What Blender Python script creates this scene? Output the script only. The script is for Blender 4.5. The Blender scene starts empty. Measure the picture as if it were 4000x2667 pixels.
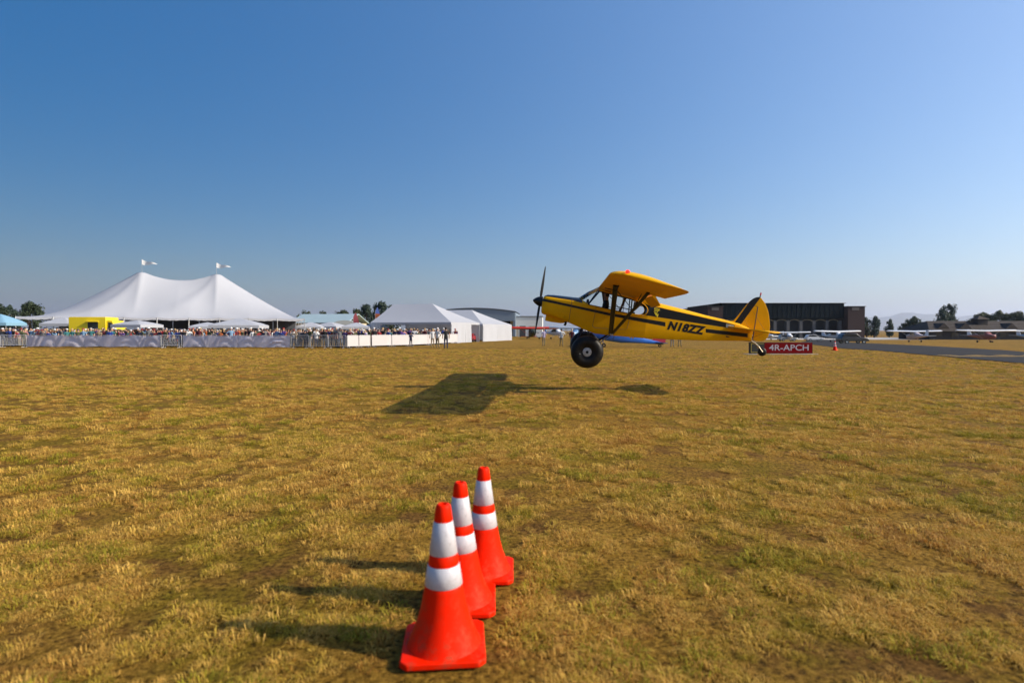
import bpy, bmesh, math, random
import numpy as np
from mathutils import Vector, Matrix

random.seed(7)
rng = np.random.default_rng(7)
SC = bpy.context.scene
COL = SC.collection
R = math.radians

# ------------------------------------------------------------------ camera
CAM_H, FPX, HORIZON = 1.6, 2222.0, 1290.0
PITCH = math.atan((1333.5 - HORIZON) / FPX)
cd = bpy.data.cameras.new('camera')
cd.sensor_width = 36.0
cd.lens = 36.0 * FPX / 4000.0
cd.clip_start = 0.05
cd.clip_end = 60000
cd.dof.use_dof = True
cd.dof.focus_distance = 15.0
cd.dof.aperture_fstop = 1.5
cam = bpy.data.objects.new('camera', cd)
cam.location = (0, 0, CAM_H)
cam.rotation_euler = (math.pi / 2 - PITCH, 0, 0)
COL.objects.link(cam)
SC.camera = cam

# ------------------------------------------------------------------ sky, sun, exposure
SUN_EL, SUN_TOWARD = 30.5, 10.0          # sun to the right, a little on the camera's side
SKY_SAT, SKY_AWAY, SKY_TO, SKY_LOW, SKY_HIGH = 1.27, 0.36, 1.52, 0.84, 1.20
world = bpy.data.worlds.new('World')
SC.world = world
world.use_nodes = True
nt = world.node_tree
bg = nt.nodes['Background']
sky = nt.nodes.new('ShaderNodeTexSky')
sky.sky_type = 'NISHITA'
sky.sun_disc = False
sky.sun_elevation = R(SUN_EL)
sky.sun_rotation = R(90 + SUN_TOWARD)
sky.altitude = 300
sky.air_density = 1.0
sky.dust_density = 1.4
sky.ozone_density = 3.0
ce = math.cos(R(SUN_EL))
sdir = Vector((ce * math.cos(R(SUN_TOWARD)), -ce * math.sin(R(SUN_TOWARD)), math.sin(R(SUN_EL))))
# the whole sky a little deeper in colour, and brighter towards the sun than away from it (gradient set by hand)
hs = nt.nodes.new('ShaderNodeHueSaturation')
nt.links.new(sky.outputs['Color'], hs.inputs['Color'])
tcw = nt.nodes.new('ShaderNodeTexCoord')
dp = nt.nodes.new('ShaderNodeVectorMath')
dp.operation = 'DOT_PRODUCT'
nt.links.new(tcw.outputs['Generated'], dp.inputs[0])
dp.inputs[1].default_value = sdir
mr = nt.nodes.new('ShaderNodeMapRange')
mr.interpolation_type = 'SMOOTHSTEP'
mr.inputs['From Min'].default_value = -1.2
mr.inputs['From Max'].default_value = 0.5
mr.inputs['To Min'].default_value = SKY_AWAY
mr.inputs['To Max'].default_value = SKY_TO
nt.links.new(dp.outputs['Value'], mr.inputs['Value'])
sx = nt.nodes.new('ShaderNodeSeparateXYZ')
nt.links.new(tcw.outputs['Generated'], sx.inputs[0])
me_ = nt.nodes.new('ShaderNodeMapRange')
me_.inputs['From Min'].default_value = 0.0
me_.inputs['From Max'].default_value = 0.5
me_.inputs['To Min'].default_value = SKY_LOW
me_.inputs['To Max'].default_value = SKY_HIGH
nt.links.new(sx.outputs['Z'], me_.inputs['Value'])
ms_ = nt.nodes.new('ShaderNodeMapRange')
ms_.inputs['From Min'].default_value = -1.0
ms_.inputs['From Max'].default_value = 1.0
ms_.inputs['To Min'].default_value = SKY_SAT + 0.32
ms_.inputs['To Max'].default_value = SKY_SAT - 0.26
nt.links.new(dp.outputs['Value'], ms_.inputs['Value'])
nt.links.new(ms_.outputs['Result'], hs.inputs['Saturation'])
ml = nt.nodes.new('ShaderNodeMath')
ml.operation = 'MULTIPLY'
nt.links.new(mr.outputs['Result'], ml.inputs[0])
nt.links.new(me_.outputs['Result'], ml.inputs[1])
mu = nt.nodes.new('ShaderNodeVectorMath')
mu.operation = 'SCALE'
nt.links.new(hs.outputs['Color'], mu.inputs[0])
nt.links.new(ml.outputs[0], mu.inputs['Scale'])
nt.links.new(mu.outputs['Vector'], bg.inputs['Color'])
bg.inputs['Strength'].default_value = 0.09
sd = bpy.data.lights.new('sun', 'SUN')
sd.energy = 5.0
sd.angle = R(0.6)
sd.color = (1.0, 0.88, 0.70)
sun = bpy.data.objects.new('sun', sd)
COL.objects.link(sun)
sun.rotation_euler = sdir.to_track_quat('Z', 'Y').to_euler()
sun.location = sdir * 200
vs = SC.view_settings
vs.view_transform = 'Standard'
vs.look = 'None'
vs.gamma = 1
vs.use_curve_mapping = False
vs.exposure = 0.32
SC.cycles.max_bounces = 6
SC.cycles.transparent_max_bounces = 16
SC.cycles.volume_bounces = 1


# ------------------------------------------------------------------ helpers
def sstep(t):
    t = min(1.0, max(0.0, t))
    return t * t * (3 - 2 * t)


def gz(x, y):
    """height of the field: flat on the left, falling gently away beyond the taxiway on the right"""
    return -0.012 * min(110.0, max(0.0, y - 45.0)) * sstep((x + 5.0) / 40.0)


def gx(px, d):
    return (px - 2000.0) / FPX * d


def gp(px, d):
    x = gx(px, d)
    return (x, d, gz(x, d))


def zat(py, d):
    return CAM_H + (HORIZON - py) * d / FPX


MATS = {}


def mat(name, col, rough=0.6, metal=0.0, spec=0.5, var=0.0, scale=5.0, bump=0.0, bscale=40.0, emit=None, coat=0.0, trans=0.0):
    if name in MATS:
        return MATS[name]
    m = bpy.data.materials.new(name)
    m.use_nodes = True
    n = m.node_tree.nodes
    l = m.node_tree.links
    b = n['Principled BSDF']
    b.inputs['Base Color'].default_value = (*col, 1)
    b.inputs['Roughness'].default_value = rough
    b.inputs['Metallic'].default_value = metal
    b.inputs['Specular IOR Level'].default_value = spec
    b.inputs['Coat Weight'].default_value = coat
    b.inputs['Coat Roughness'].default_value = 0.15
    if emit:
        b.inputs['Emission Color'].default_value = (*emit[:3], 1)
        b.inputs['Emission Strength'].default_value = emit[3]
    if var > 0 or bump > 0:
        tc = n.new('ShaderNodeTexCoord')
        nz = n.new('ShaderNodeTexNoise')
        nz.inputs['Scale'].default_value = scale
        nz.inputs['Detail'].default_value = 6
        nz.inputs['Roughness'].default_value = 0.6
        l.new(tc.outputs['Object'], nz.inputs['Vector'])
        if var > 0:
            mr = n.new('ShaderNodeMapRange')
            mr.inputs['From Min'].default_value = 0.25
            mr.inputs['From Max'].default_value = 0.75
            mr.inputs['To Min'].default_value = 1 - var
            mr.inputs['To Max'].default_value = 1 + var
            l.new(nz.outputs['Fac'], mr.inputs['Value'])
            mx = n.new('ShaderNodeMix')
            mx.data_type = 'RGBA'
            mx.blend_type = 'MULTIPLY'
            mx.inputs['Factor'].default_value = 1
            mx.inputs['A'].default_value = (*col, 1)
            l.new(mr.outputs['Result'], mx.inputs['B'])
            l.new(mx.outputs['Result'], b.inputs['Base Color'])
            rr = n.new('ShaderNodeMapRange')
            rr.inputs['To Min'].default_value = max(0.02, rough - 0.12)
            rr.inputs['To Max'].default_value = min(1, rough + 0.12)
            l.new(nz.outputs['Fac'], rr.inputs['Value'])
            l.new(rr.outputs['Result'], b.inputs['Roughness'])
        if bump > 0:
            nb = n.new('ShaderNodeTexNoise')
            nb.inputs['Scale'].default_value = bscale
            nb.inputs['Detail'].default_value = 4
            l.new(tc.outputs['Object'], nb.inputs['Vector'])
            bp = n.new('ShaderNodeBump')
            bp.inputs['Strength'].default_value = bump
            bp.inputs['Distance'].default_value = 0.02
            l.new(nb.outputs['Fac'], bp.inputs['Height'])
            l.new(bp.outputs['Normal'], b.inputs['Normal'])
    if trans > 0:
        out = n['Material Output']
        tr = n.new('ShaderNodeBsdfTranslucent')
        tr.inputs['Color'].default_value = (*col, 1)
        ms = n.new('ShaderNodeMixShader')
        ms.inputs['Fac'].default_value = trans
        l.new(b.outputs['BSDF'], ms.inputs[1])
        l.new(tr.outputs['BSDF'], ms.inputs[2])
        l.new(ms.outputs['Shader'], out.inputs['Surface'])
    MATS[name] = m
    return m


def glass_mat(name, tint=(0.93, 0.95, 0.95), gloss=0.08):
    m = bpy.data.materials.new(name)
    m.use_nodes = True
    n = m.node_tree.nodes
    l = m.node_tree.links
    n.remove(n['Principled BSDF'])
    t = n.new('ShaderNodeBsdfTransparent')
    t.inputs['Color'].default_value = (*tint, 1)
    g = n.new('ShaderNodeBsdfGlossy')
    g.inputs['Roughness'].default_value = 0.03
    fr = n.new('ShaderNodeFresnel')
    fr.inputs['IOR'].default_value = 1.3
    ms = n.new('ShaderNodeMixShader')
    l.new(fr.outputs['Fac'], ms.inputs['Fac'])
    l.new(t.outputs['BSDF'], ms.inputs[1])
    l.new(g.outputs['BSDF'], ms.inputs[2])
    l.new(ms.outputs['Shader'], n['Material Output'].inputs['Surface'])
    MATS[name] = m
    return m


def tag(o, label=None, cat=None, group=None, kind=None):
    if label:
        o['label'] = label
    if cat:
        o['category'] = cat
    if group:
        o['group'] = group
    if kind:
        o['kind'] = kind
    return o


def empty(name, loc=(0, 0, 0), rz=0.0):
    o = bpy.data.objects.new(name, None)
    o.empty_display_size = 0.2
    o.location = loc
    o.rotation_euler = (0, 0, rz)
    COL.objects.link(o)
    return o


class MB:
    """collects vertices, faces and a material index per face"""

    def __init__(self):
        self.v, self.f, self.m = [], [], []

    def add(self, vs, fs, mi=0):
        k = len(self.v)
        self.v += [tuple(p) for p in vs]
        self.f += [tuple(i + k for i in f) for f in fs]
        self.m += [mi] * len(fs)
        return self

    def box(self, x0, x1, y0, y1, z0, z1, mi=0, rot=None):
        vs = [(x, y, z) for z in (z0, z1) for y in (y0, y1) for x in (x0, x1)]
        if rot is not None:
            vs = [rot @ Vector(p) for p in vs]
        return self.add(vs, [(0, 2, 3, 1), (4, 5, 7, 6), (0, 1, 5, 4), (2, 6, 7, 3), (0, 4, 6, 2), (1, 3, 7, 5)], mi)

    def tube(self, p0, p1, r0, r1=None, n=8, mi=0, flat=1.0, up=None):
        """a bar from p0 to p1; flat < 1 thins it across the direction `up`"""
        r1 = r0 if r1 is None else r1
        p0, p1 = Vector(p0), Vector(p1)
        d = (p1 - p0).normalized()
        u = Vector(up) if up else (Vector((0, 0, 1)) if abs(d.z) < 0.9 else Vector((1, 0, 0)))
        a = (u - d * u.dot(d)).normalized()
        b = d.cross(a)
        vs = []
        for p, r in ((p0, r0), (p1, r1)):
            for i in range(n):
                t = 2 * math.pi * i / n
                vs.append(p + b * (r * math.cos(t)) + a * (r * flat * math.sin(t)))
        fs = [(i, (i + 1) % n, n + (i + 1) % n, n + i) for i in range(n)]
        fs += [tuple(range(n - 1, -1, -1)), tuple(range(n, 2 * n))]
        return self.add(vs, fs, mi)

    def path(self, pts, rs, n=8, mi=0):
        for i in range(len(pts) - 1):
            r0 = rs[i] if hasattr(rs, '__len__') else rs
            r1 = rs[i + 1] if hasattr(rs, '__len__') else rs
            self.tube(pts[i], pts[i + 1], r0, r1, n, mi)
        return self

    def lathe(self, prof, n=24, axis='z', c=(0, 0, 0), mi=0, mis=None, close=False):
        k = len(prof)
        vs = []
        for r, h in prof:
            for i in range(n):
                t = 2 * math.pi * i / n
                a, b = r * math.cos(t), r * math.sin(t)
                p = {'z': (a, b, h), 'x': (h, a, b), 'y': (b, h, a)}[axis]
                vs.append((p[0] + c[0], p[1] + c[1], p[2] + c[2]))
        base = len(self.v)
        self.v += vs
        rng_ = range(k if close else k - 1)
        for j in rng_:
            j2 = (j + 1) % k
            for i in range(n):
                i2 = (i + 1) % n
                self.f.append((base + j * n + i, base + j * n + i2, base + j2 * n + i2, base + j2 * n + i))
                self.m.append(mis[j] if mis else mi)
        if not close:
            if prof[0][0] > 1e-6:
                self.f.append(tuple(base + i for i in range(n - 1, -1, -1)))
                self.m.append(mis[0] if mis else mi)
            if prof[-1][0] > 1e-6:
                self.f.append(tuple(base + (k - 1) * n + i for i in range(n)))
                self.m.append(mis[-1] if mis else mi)
        return self

    def plate(self, poly, t, axis='y', c=0.0, mi=0):
        """a polygon (2D points) given thickness t; axis y: points are (x, z); axis z: points are (x, y)"""
        n = len(poly)
        vs = []
        for s in (-t / 2, t / 2):
            for a, b in poly:
                vs.append((a, c + s, b) if axis == 'y' else (a, b, c + s))
        fs = [tuple(range(n)), tuple(range(2 * n - 1, n - 1, -1))]
        fs += [(i, i + n, (i + 1) % n + n, (i + 1) % n) for i in range(n)]
        return self.add(vs, fs, mi)

    def loft(self, rings, closed=True, caps=True, mi=0):
        n = len(rings[0])
        base = len(self.v)
        for r in rings:
            self.v += [tuple(p) for p in r]
        for j in range(len(rings) - 1):
            for i in range(n if closed else n - 1):
                i2 = (i + 1) % n
                self.f.append((base + j * n + i, base + j * n + i2, base + (j + 1) * n + i2, base + (j + 1) * n + i))
                self.m.append(mi)
        if caps and closed:
            self.f.append(tuple(base + i for i in range(n - 1, -1, -1)))
            self.f.append(tuple(base + (len(rings) - 1) * n + i for i in range(n)))
            self.m += [mi, mi]
        return self

    def mesh(self, name, mats, smooth=True, angle=40.0):
        me = bpy.data.meshes.new(name)
        me.from_pydata(self.v, [], self.f)
        bm = bmesh.new()
        bm.from_mesh(me)
        bmesh.ops.recalc_face_normals(bm, faces=bm.faces)
        for f, mi in zip(bm.faces, self.m):
            f.smooth = smooth
            f.material_index = mi
        if smooth:
            for e in bm.edges:
                if len(e.link_faces) == 2 and e.calc_face_angle(0) > R(angle):
                    e.smooth = False
        bm.to_mesh(me)
        bm.free()
        for m in (mats if isinstance(mats, (list, tuple)) else [mats]):
            me.materials.append(m)
        return me

    def build(self, name, mats, parent=None, smooth=True, angle=40.0, loc=None):
        o = bpy.data.objects.new(name, self.mesh(name, mats, smooth, angle))
        COL.objects.link(o)
        o.parent = parent
        if loc is not None:
            o.location = loc
        return o


def link(name, me, parent=None, loc=None, rz=0.0):
    o = bpy.data.objects.new(name, me)
    COL.objects.link(o)
    o.parent = parent
    if loc is not None:
        o.location = loc
    o.rotation_euler = (0, 0, rz)
    return o


def bevel(o, w, seg=2):
    m = o.modifiers.new('bevel', 'BEVEL')
    m.width = w
    m.segments = seg
    m.limit_method = 'ANGLE'
    m.angle_limit = R(35)
    return o


def copy_tree(o, parent=None):
    c = o.copy()
    COL.objects.link(c)
    c.parent = parent
    for ch in list(o.children):
        copy_tree(ch, c)
    return c


def paint(o, polys, mi):
    """cut the mesh along the edges of side-view polygons (x, z) and give the faces inside them material mi"""
    bm = bmesh.new()
    bm.from_mesh(o.data)
    for poly in polys:
        n = len(poly)
        for i in range(n):
            (x0, z0), (x1, z1) = poly[i], poly[(i + 1) % n]
            no = Vector((z1 - z0, 0, -(x1 - x0)))
            if no.length < 1e-6:
                continue
            # only the faces near this edge need the cut
            lo, hi = min(x0, x1) - 0.35, max(x0, x1) + 0.35
            fs = [f for f in bm.faces if lo <= f.calc_center_median().x <= hi]
            geom = set(fs)
            for f in fs:
                geom.update(f.edges)
                geom.update(f.verts)
            bmesh.ops.bisect_plane(bm, geom=list(geom), dist=1e-5, plane_co=(x0, 0, z0), plane_no=no.normalized())

    def inside(x, z, poly):
        c = False
        n = len(poly)
        j = n - 1
        for i in range(n):
            xi, zi = poly[i]
            xj, zj = poly[j]
            if (zi > z) != (zj > z) and x < (xj - xi) * (z - zi) / (zj - zi) + xi:
                c = not c
            j = i
        return c
    for f in bm.faces:
        p = f.calc_center_median()
        if any(inside(p.x, p.z, q) for q in polys):
            f.material_index = mi
    bm.to_mesh(o.data)
    bm.free()


def text_mesh(name, body, size, mats, shear=0.0, offset=0.0, extrude=0.002, space=1.0):
    cu = bpy.data.curves.new(name, 'FONT')
    cu.body = body
    cu.size = size
    cu.shear = shear
    cu.offset = offset
    cu.extrude = extrude
    cu.space_character = space
    cu.align_x = 'CENTER'
    cu.align_y = 'CENTER'
    cu.resolution_u = 3
    tmp = bpy.data.objects.new(name + '_curve', cu)
    COL.objects.link(tmp)
    dg = bpy.context.evaluated_depsgraph_get()
    me = bpy.data.meshes.new_from_object(tmp.evaluated_get(dg))
    bpy.data.objects.remove(tmp)
    bpy.data.curves.remove(cu)
    me.name = name
    me.materials.clear()
    me.materials.append(mats)
    return me


# ------------------------------------------------------------------ materials
YEL = mat('yellow_fabric_paint', (0.78, 0.385, 0.0), 0.5, spec=0.12, var=0.10, scale=2.2)
BLK = mat('black_gloss_paint', (0.006, 0.007, 0.010), 0.33, spec=0.35)
BLKM = mat('black_metal', (0.006, 0.006, 0.007), 0.5, spec=0.3)
RUB = mat('tyre_rubber', (0.007, 0.0065, 0.006), 0.5, spec=0.25, var=0.15, scale=8, bump=0.1)
ALU = mat('worn_aluminium', (0.50, 0.50, 0.49), 0.4, metal=0.8, var=0.1)
STEEL = mat('spring_steel', (0.35, 0.30, 0.22), 0.45, metal=0.6, var=0.15)
GREY = mat('interior_grey', (0.05, 0.05, 0.055), 0.8)
TANI = mat('interior_lining', (0.30, 0.26, 0.20), 0.85)
GLS = glass_mat('clear_window')
WHITE = mat('white_paint', (0.75, 0.75, 0.74), 0.45, var=0.04)
CANV = mat('white_tent_fabric', (0.50, 0.515, 0.56), 0.7, var=0.03, scale=0.4, trans=0.22)
CANVB = mat('blue_tent_fabric', (0.25, 0.47, 0.62), 0.7, trans=0.2)
ROPE = mat('rope', (0.6, 0.58, 0.52), 0.9)
def add_grime(m, col, scale, lo, hi, amount, zfall=None):
    """scuffs and dried mud over a material: patches of their own shape, more of them low down when zfall is given"""
    n, l = m.node_tree.nodes, m.node_tree.links
    b = n['Principled BSDF']
    src = b.inputs['Base Color'].links[0].from_socket
    tc = n.new('ShaderNodeTexCoord')
    z = n.new('ShaderNodeTexNoise')
    z.inputs['Scale'].default_value = scale
    z.inputs['Detail'].default_value = 9
    z.inputs['Roughness'].default_value = 0.72
    l.new(tc.outputs['Object'], z.inputs['Vector'])
    f = n.new('ShaderNodeMapRange')
    f.inputs['From Min'].default_value = lo
    f.inputs['From Max'].default_value = hi
    f.inputs['To Max'].default_value = amount
    l.new(z.outputs['Fac'], f.inputs['Value'])
    fac = f.outputs['Result']
    if zfall:
        sx_ = n.new('ShaderNodeSeparateXYZ')
        l.new(tc.outputs['Object'], sx_.inputs[0])
        g = n.new('ShaderNodeMapRange')
        g.inputs['From Min'].default_value = zfall[0]
        g.inputs['From Max'].default_value = zfall[1]
        g.inputs['To Min'].default_value = 1.0
        g.inputs['To Max'].default_value = zfall[2]
        l.new(sx_.outputs['Z'], g.inputs['Value'])
        mm = n.new('ShaderNodeMath')
        mm.operation = 'MULTIPLY'
        l.new(fac, mm.inputs[0])
        l.new(g.outputs['Result'], mm.inputs[1])
        fac = mm.outputs[0]
    x = n.new('ShaderNodeMix')
    x.data_type = 'RGBA'
    l.new(fac, x.inputs['Factor'])
    l.new(src, x.inputs['A'])
    x.inputs['B'].default_value = (*col, 1)
    l.new(x.outputs['Result'], b.inputs['Base Color'])


ORANGE = mat('orange_cone_plastic', (0.88, 0.016, 0.0), 0.5, spec=0.08, var=0.07, scale=9)
REFL = mat('white_reflective_sleeve', (0.56, 0.54, 0.57), 0.35, var=0.05, scale=30, bump=0.15, bscale=160)
add_grime(ORANGE, (0.16, 0.09, 0.04), 16.0, 0.50, 0.72, 0.75, (0.0, 0.30, 0.25))
add_grime(REFL, (0.20, 0.17, 0.14), 22.0, 0.54, 0.75, 0.6)
add_grime(YEL, (0.20, 0.13, 0.03), 5.0, 0.56, 0.80, 0.30)
add_grime(RUB, (0.10, 0.075, 0.045), 9.0, 0.48, 0.75, 0.30)


# ------------------------------------------------------------------ ground
def field_material():
    m = bpy.data.materials.new('dry_grass_ground')
    m.use_nodes = True
    n = m.node_tree.nodes
    l = m.node_tree.links
    b = n['Principled BSDF']
    b.inputs['Roughness'].default_value = 0.95
    b.inputs['Specular IOR Level'].default_value = 0.1
    geo = n.new('ShaderNodeNewGeometry')

    def noise(scale, detail=5, rough=0.6, stretch=None):
        z = n.new('ShaderNodeTexNoise')
        z.inputs['Scale'].default_value = scale
        z.inputs['Detail'].default_value = detail
        z.inputs['Roughness'].default_value = rough
        l.new(geo.outputs['Position'], z.inputs['Vector'])
        return z

    def ramp(src, stops):
        r = n.new('ShaderNodeValToRGB')
        e = r.color_ramp.elements
        while len(e) < len(stops):
            e.new(0.5)
        for k, (p, c) in zip(e, stops):
            k.position = p
            k.color = (*c, 1)
        l.new(src, r.inputs['Fac'])
        return r

    def mix(f, a, bb, mode='MIX'):
        x = n.new('ShaderNodeMix')
        x.data_type = 'RGBA'
        x.blend_type = mode
        if isinstance(f, float):
            x.inputs['Factor'].default_value = f
        else:
            l.new(f, x.inputs['Factor'])
        l.new(a, x.inputs['A'])
        l.new(bb, x.inputs['B'])
        return x.outputs['Result']
    fine = noise(26.0, 8, 0.75)
    base = ramp(fine.outputs['Fac'], [(0.39, (0.053, 0.027, 0.0039)), (0.485, (0.238, 0.131, 0.0171)), (0.60, (0.441, 0.260, 0.0414)), (0.78, (0.582, 0.368, 0.0781))])
    green = ramp(fine.outputs['Fac'], [(0.39, (0.049, 0.029, 0.0029)), (0.53, (0.229, 0.151, 0.0137)), (0.78, (0.441, 0.303, 0.0342))])
    brown = ramp(fine.outputs['Fac'], [(0.39, (0.044, 0.022, 0.0043)), (0.53, (0.212, 0.107, 0.0225)), (0.78, (0.423, 0.239, 0.0587))])
    pg = ramp(noise(0.8, 5, 0.62).outputs['Fac'], [(0.47, (0, 0, 0)), (0.58, (1, 1, 1))])
    pb = ramp(noise(1.7, 4, 0.6).outputs['Fac'], [(0.50, (0, 0, 0)), (0.62, (1, 1, 1))])
    c = mix(pg.outputs['Color'], base.outputs['Color'], green.outputs['Color'])
    c = mix(pb.outputs['Color'], c, brown.outputs['Color'])
    big = ramp(noise(0.11, 3).outputs['Fac'], [(0.3, (0.86, 0.84, 0.8)), (0.7, (1.1, 1.06, 1.0))])
    c = mix(1.0, c, big.outputs['Color'], 'MULTIPLY')
    l.new(c, b.inputs['Base Color'])
    bp = n.new('ShaderNodeBump')
    bp.inputs['Strength'].default_value = 0.9
    bp.inputs['Distance'].default_value = 0.06
    ad = n.new('ShaderNodeMath')
    ad.operation = 'ADD'
    l.new(fine.outputs['Fac'], ad.inputs[0])
    l.new(noise(6.0, 4).outputs['Fac'], ad.inputs[1])
    l.new(ad.outputs[0], bp.inputs['Height'])
    l.new(bp.outputs['Normal'], b.inputs['Normal'])
    return m


GROUND = field_material()


def axis_lines(lo, hi, near, far_step):
    out = [lo]
    x = lo
    while x < hi:
        x += max(near, abs(x) * far_step)
        out.append(min(x, hi))
    return out


def make_ground():
    xs = sorted(set([-x for x in axis_lines(0.0, 22000.0, 1.2, 0.16)] + axis_lines(0.0, 22000.0, 1.2, 0.16)))
    ys = sorted(set([-y for y in axis_lines(0.0, 400.0, 5.0, 0.3)] + axis_lines(0.0, 22000.0, 1.0, 0.10)))
    v = []
    for y in ys:
        for x in xs:
            v.append((x, y, gz(x, y)))
    nx = len(xs)
    f = [(j * nx + i, j * nx + i + 1, (j + 1) * nx + i + 1, (j + 1) * nx + i) for j in range(len(ys) - 1) for i in range(nx - 1)]
    b = MB()
    b.add(v, f)
    o = b.build('grass_field', GROUND)
    tag(o, 'wide field of short dry golden grass', 'field', kind='structure')


make_ground()


def strip(name, left, right, m, lift, label, cat, kind='structure'):
    """a sheet between two polylines laid on the field"""
    def dense(pl):
        out = []
        for (x0, y0), (x1, y1) in zip(pl, pl[1:]):
            k = max(2, int(math.hypot(x1 - x0, y1 - y0) / 3))
            out += [(x0 + (x1 - x0) * i / k, y0 + (y1 - y0) * i / k) for i in range(k)]
        return out + [pl[-1]]

    def resample(pl, n):
        d = [0]
        for (x0, y0), (x1, y1) in zip(pl, pl[1:]):
            d.append(d[-1] + math.hypot(x1 - x0, y1 - y0))
        t = np.linspace(0, d[-1], n)
        return list(zip(np.interp(t, d, [p[0] for p in pl]), np.interp(t, d, [p[1] for p in pl])))
    n = 60
    a, c = resample(dense(left), n), resample(dense(right), n)
    w = 10
    v = []
    for p, q in zip(a, c):
        for i in range(w):
            t = i / (w - 1)
            x, y = p[0] + (q[0] - p[0]) * t, p[1] + (q[1] - p[1]) * t
            v.append((x, y, gz(x, y) + lift))
    f = [(j * w + i, j * w + i + 1, (j + 1) * w + i + 1, (j + 1) * w + i) for j in range(n - 1) for i in range(w - 1)]
    b = MB()
    b.add(v, f)
    o = b.build(name, m)
    return tag(o, label, cat, kind=kind)


ASPH = mat('asphalt', (0.036, 0.034, 0.034), 0.95, spec=0.08, var=0.3, scale=0.35, bump=0.25, bscale=30)
YLINE = mat('yellow_road_paint', (0.55, 0.33, 0.05), 0.8, var=0.12, scale=3)
CONC = mat('pale_concrete', (0.42, 0.40, 0.37), 0.9, var=0.12, scale=0.3)
strip('taxiway', [(23, 4), (24.6, 27.8), (30.4, 52), (41, 77), (60, 118), (100, 190)], [(33, 4), (37.6, 41.8), (48.3, 65), (71, 122), (112, 185), (130, 200)], ASPH, 0.03,
      'grey asphalt taxiway curving away on the right side of the field', 'taxiway')
strip('ramp', [(62, 176), (62, 232)], [(230, 176), (230, 232)], CONC, 0.04, 'pale concrete ramp strip in front of the dark building', 'ramp')
for i, (d, w) in enumerate(((34.0, 0.22), (34.55, 0.22), (35.4, 0.22), (36.0, 0.22))):
    x0 = 24.75 + (d - 27.8) * 0.24
    if i < 2:
        strip('marking', [(x0 + 0.3, d), (x0 + 0.3, d + w)], [(36 + (d - 34) * 0.4 - 0.6, d), (36 + (d - 34) * 0.4 - 0.6, d + w)], YLINE, 0.036,
              'solid yellow hold line painted across the asphalt', 'marking')
    else:
        for k in range(6):
            xa = x0 + 0.3 + k * 1.8
            strip('marking', [(xa, d), (xa, d + w)], [(xa + 0.9, d), (xa + 0.9, d + w)], YLINE, 0.036, 'dashed yellow hold line painted across the asphalt', 'marking')


# ------------------------------------------------------------------ grass tufts
def grass_material():
    m = bpy.data.materials.new('grass_blades')
    m.use_nodes = True
    n = m.node_tree.nodes
    l = m.node_tree.links
    b = n['Principled BSDF']
    b.inputs['Roughness'].default_value = 0.7
    b.inputs['Specular IOR Level'].default_value = 0.25
    geo = n.new('ShaderNodeNewGeometry')
    oi = n.new('ShaderNodeObjectInfo')
    z = n.new('ShaderNodeTexNoise')
    z.inputs['Scale'].default_value = 0.8
    z.inputs['Detail'].default_value = 5
    z.inputs['Roughness'].default_value = 0.62
    l.new(geo.outputs['Position'], z.inputs['Vector'])
    ad = n.new('ShaderNodeMath')
    ad.operation = 'MULTIPLY_ADD'
    l.new(oi.outputs['Random'], ad.inputs[0])
    ad.inputs[1].default_value = 0.36
    l.new(z.outputs['Fac'], ad.inputs[2])
    r = n.new('ShaderNodeValToRGB')
    e = r.color_ramp.elements
    stops = [(0.40, (0.367, 0.174, 0.0325)), (0.54, (0.551, 0.315, 0.0595)), (0.66, (0.661, 0.414, 0.0918)), (0.80, (0.514, 0.348, 0.0433)), (0.92, (0.312, 0.240, 0.0189))]
    while len(e) < len(stops):
        e.new(0.5)
    for k, (p, c) in zip(e, stops):
        k.position = p
        k.color = (*c, 1)
    l.new(ad.outputs[0], r.inputs['Fac'])
    l.new(r.outputs['Color'], b.inputs['Base Color'])
    tr = n.new('ShaderNodeBsdfTranslucent')
    l.new(r.outputs['Color'], tr.inputs['Color'])
    ms = n.new('ShaderNodeMixShader')
    ms.inputs['Fac'].default_value = 0.3
    l.new(b.outputs['BSDF'], ms.inputs[1])
    l.new(tr.outputs['BSDF'], ms.inputs[2])
    l.new(ms.outputs['Shader'], n['Material Output'].inputs['Surface'])
    return m


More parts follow.
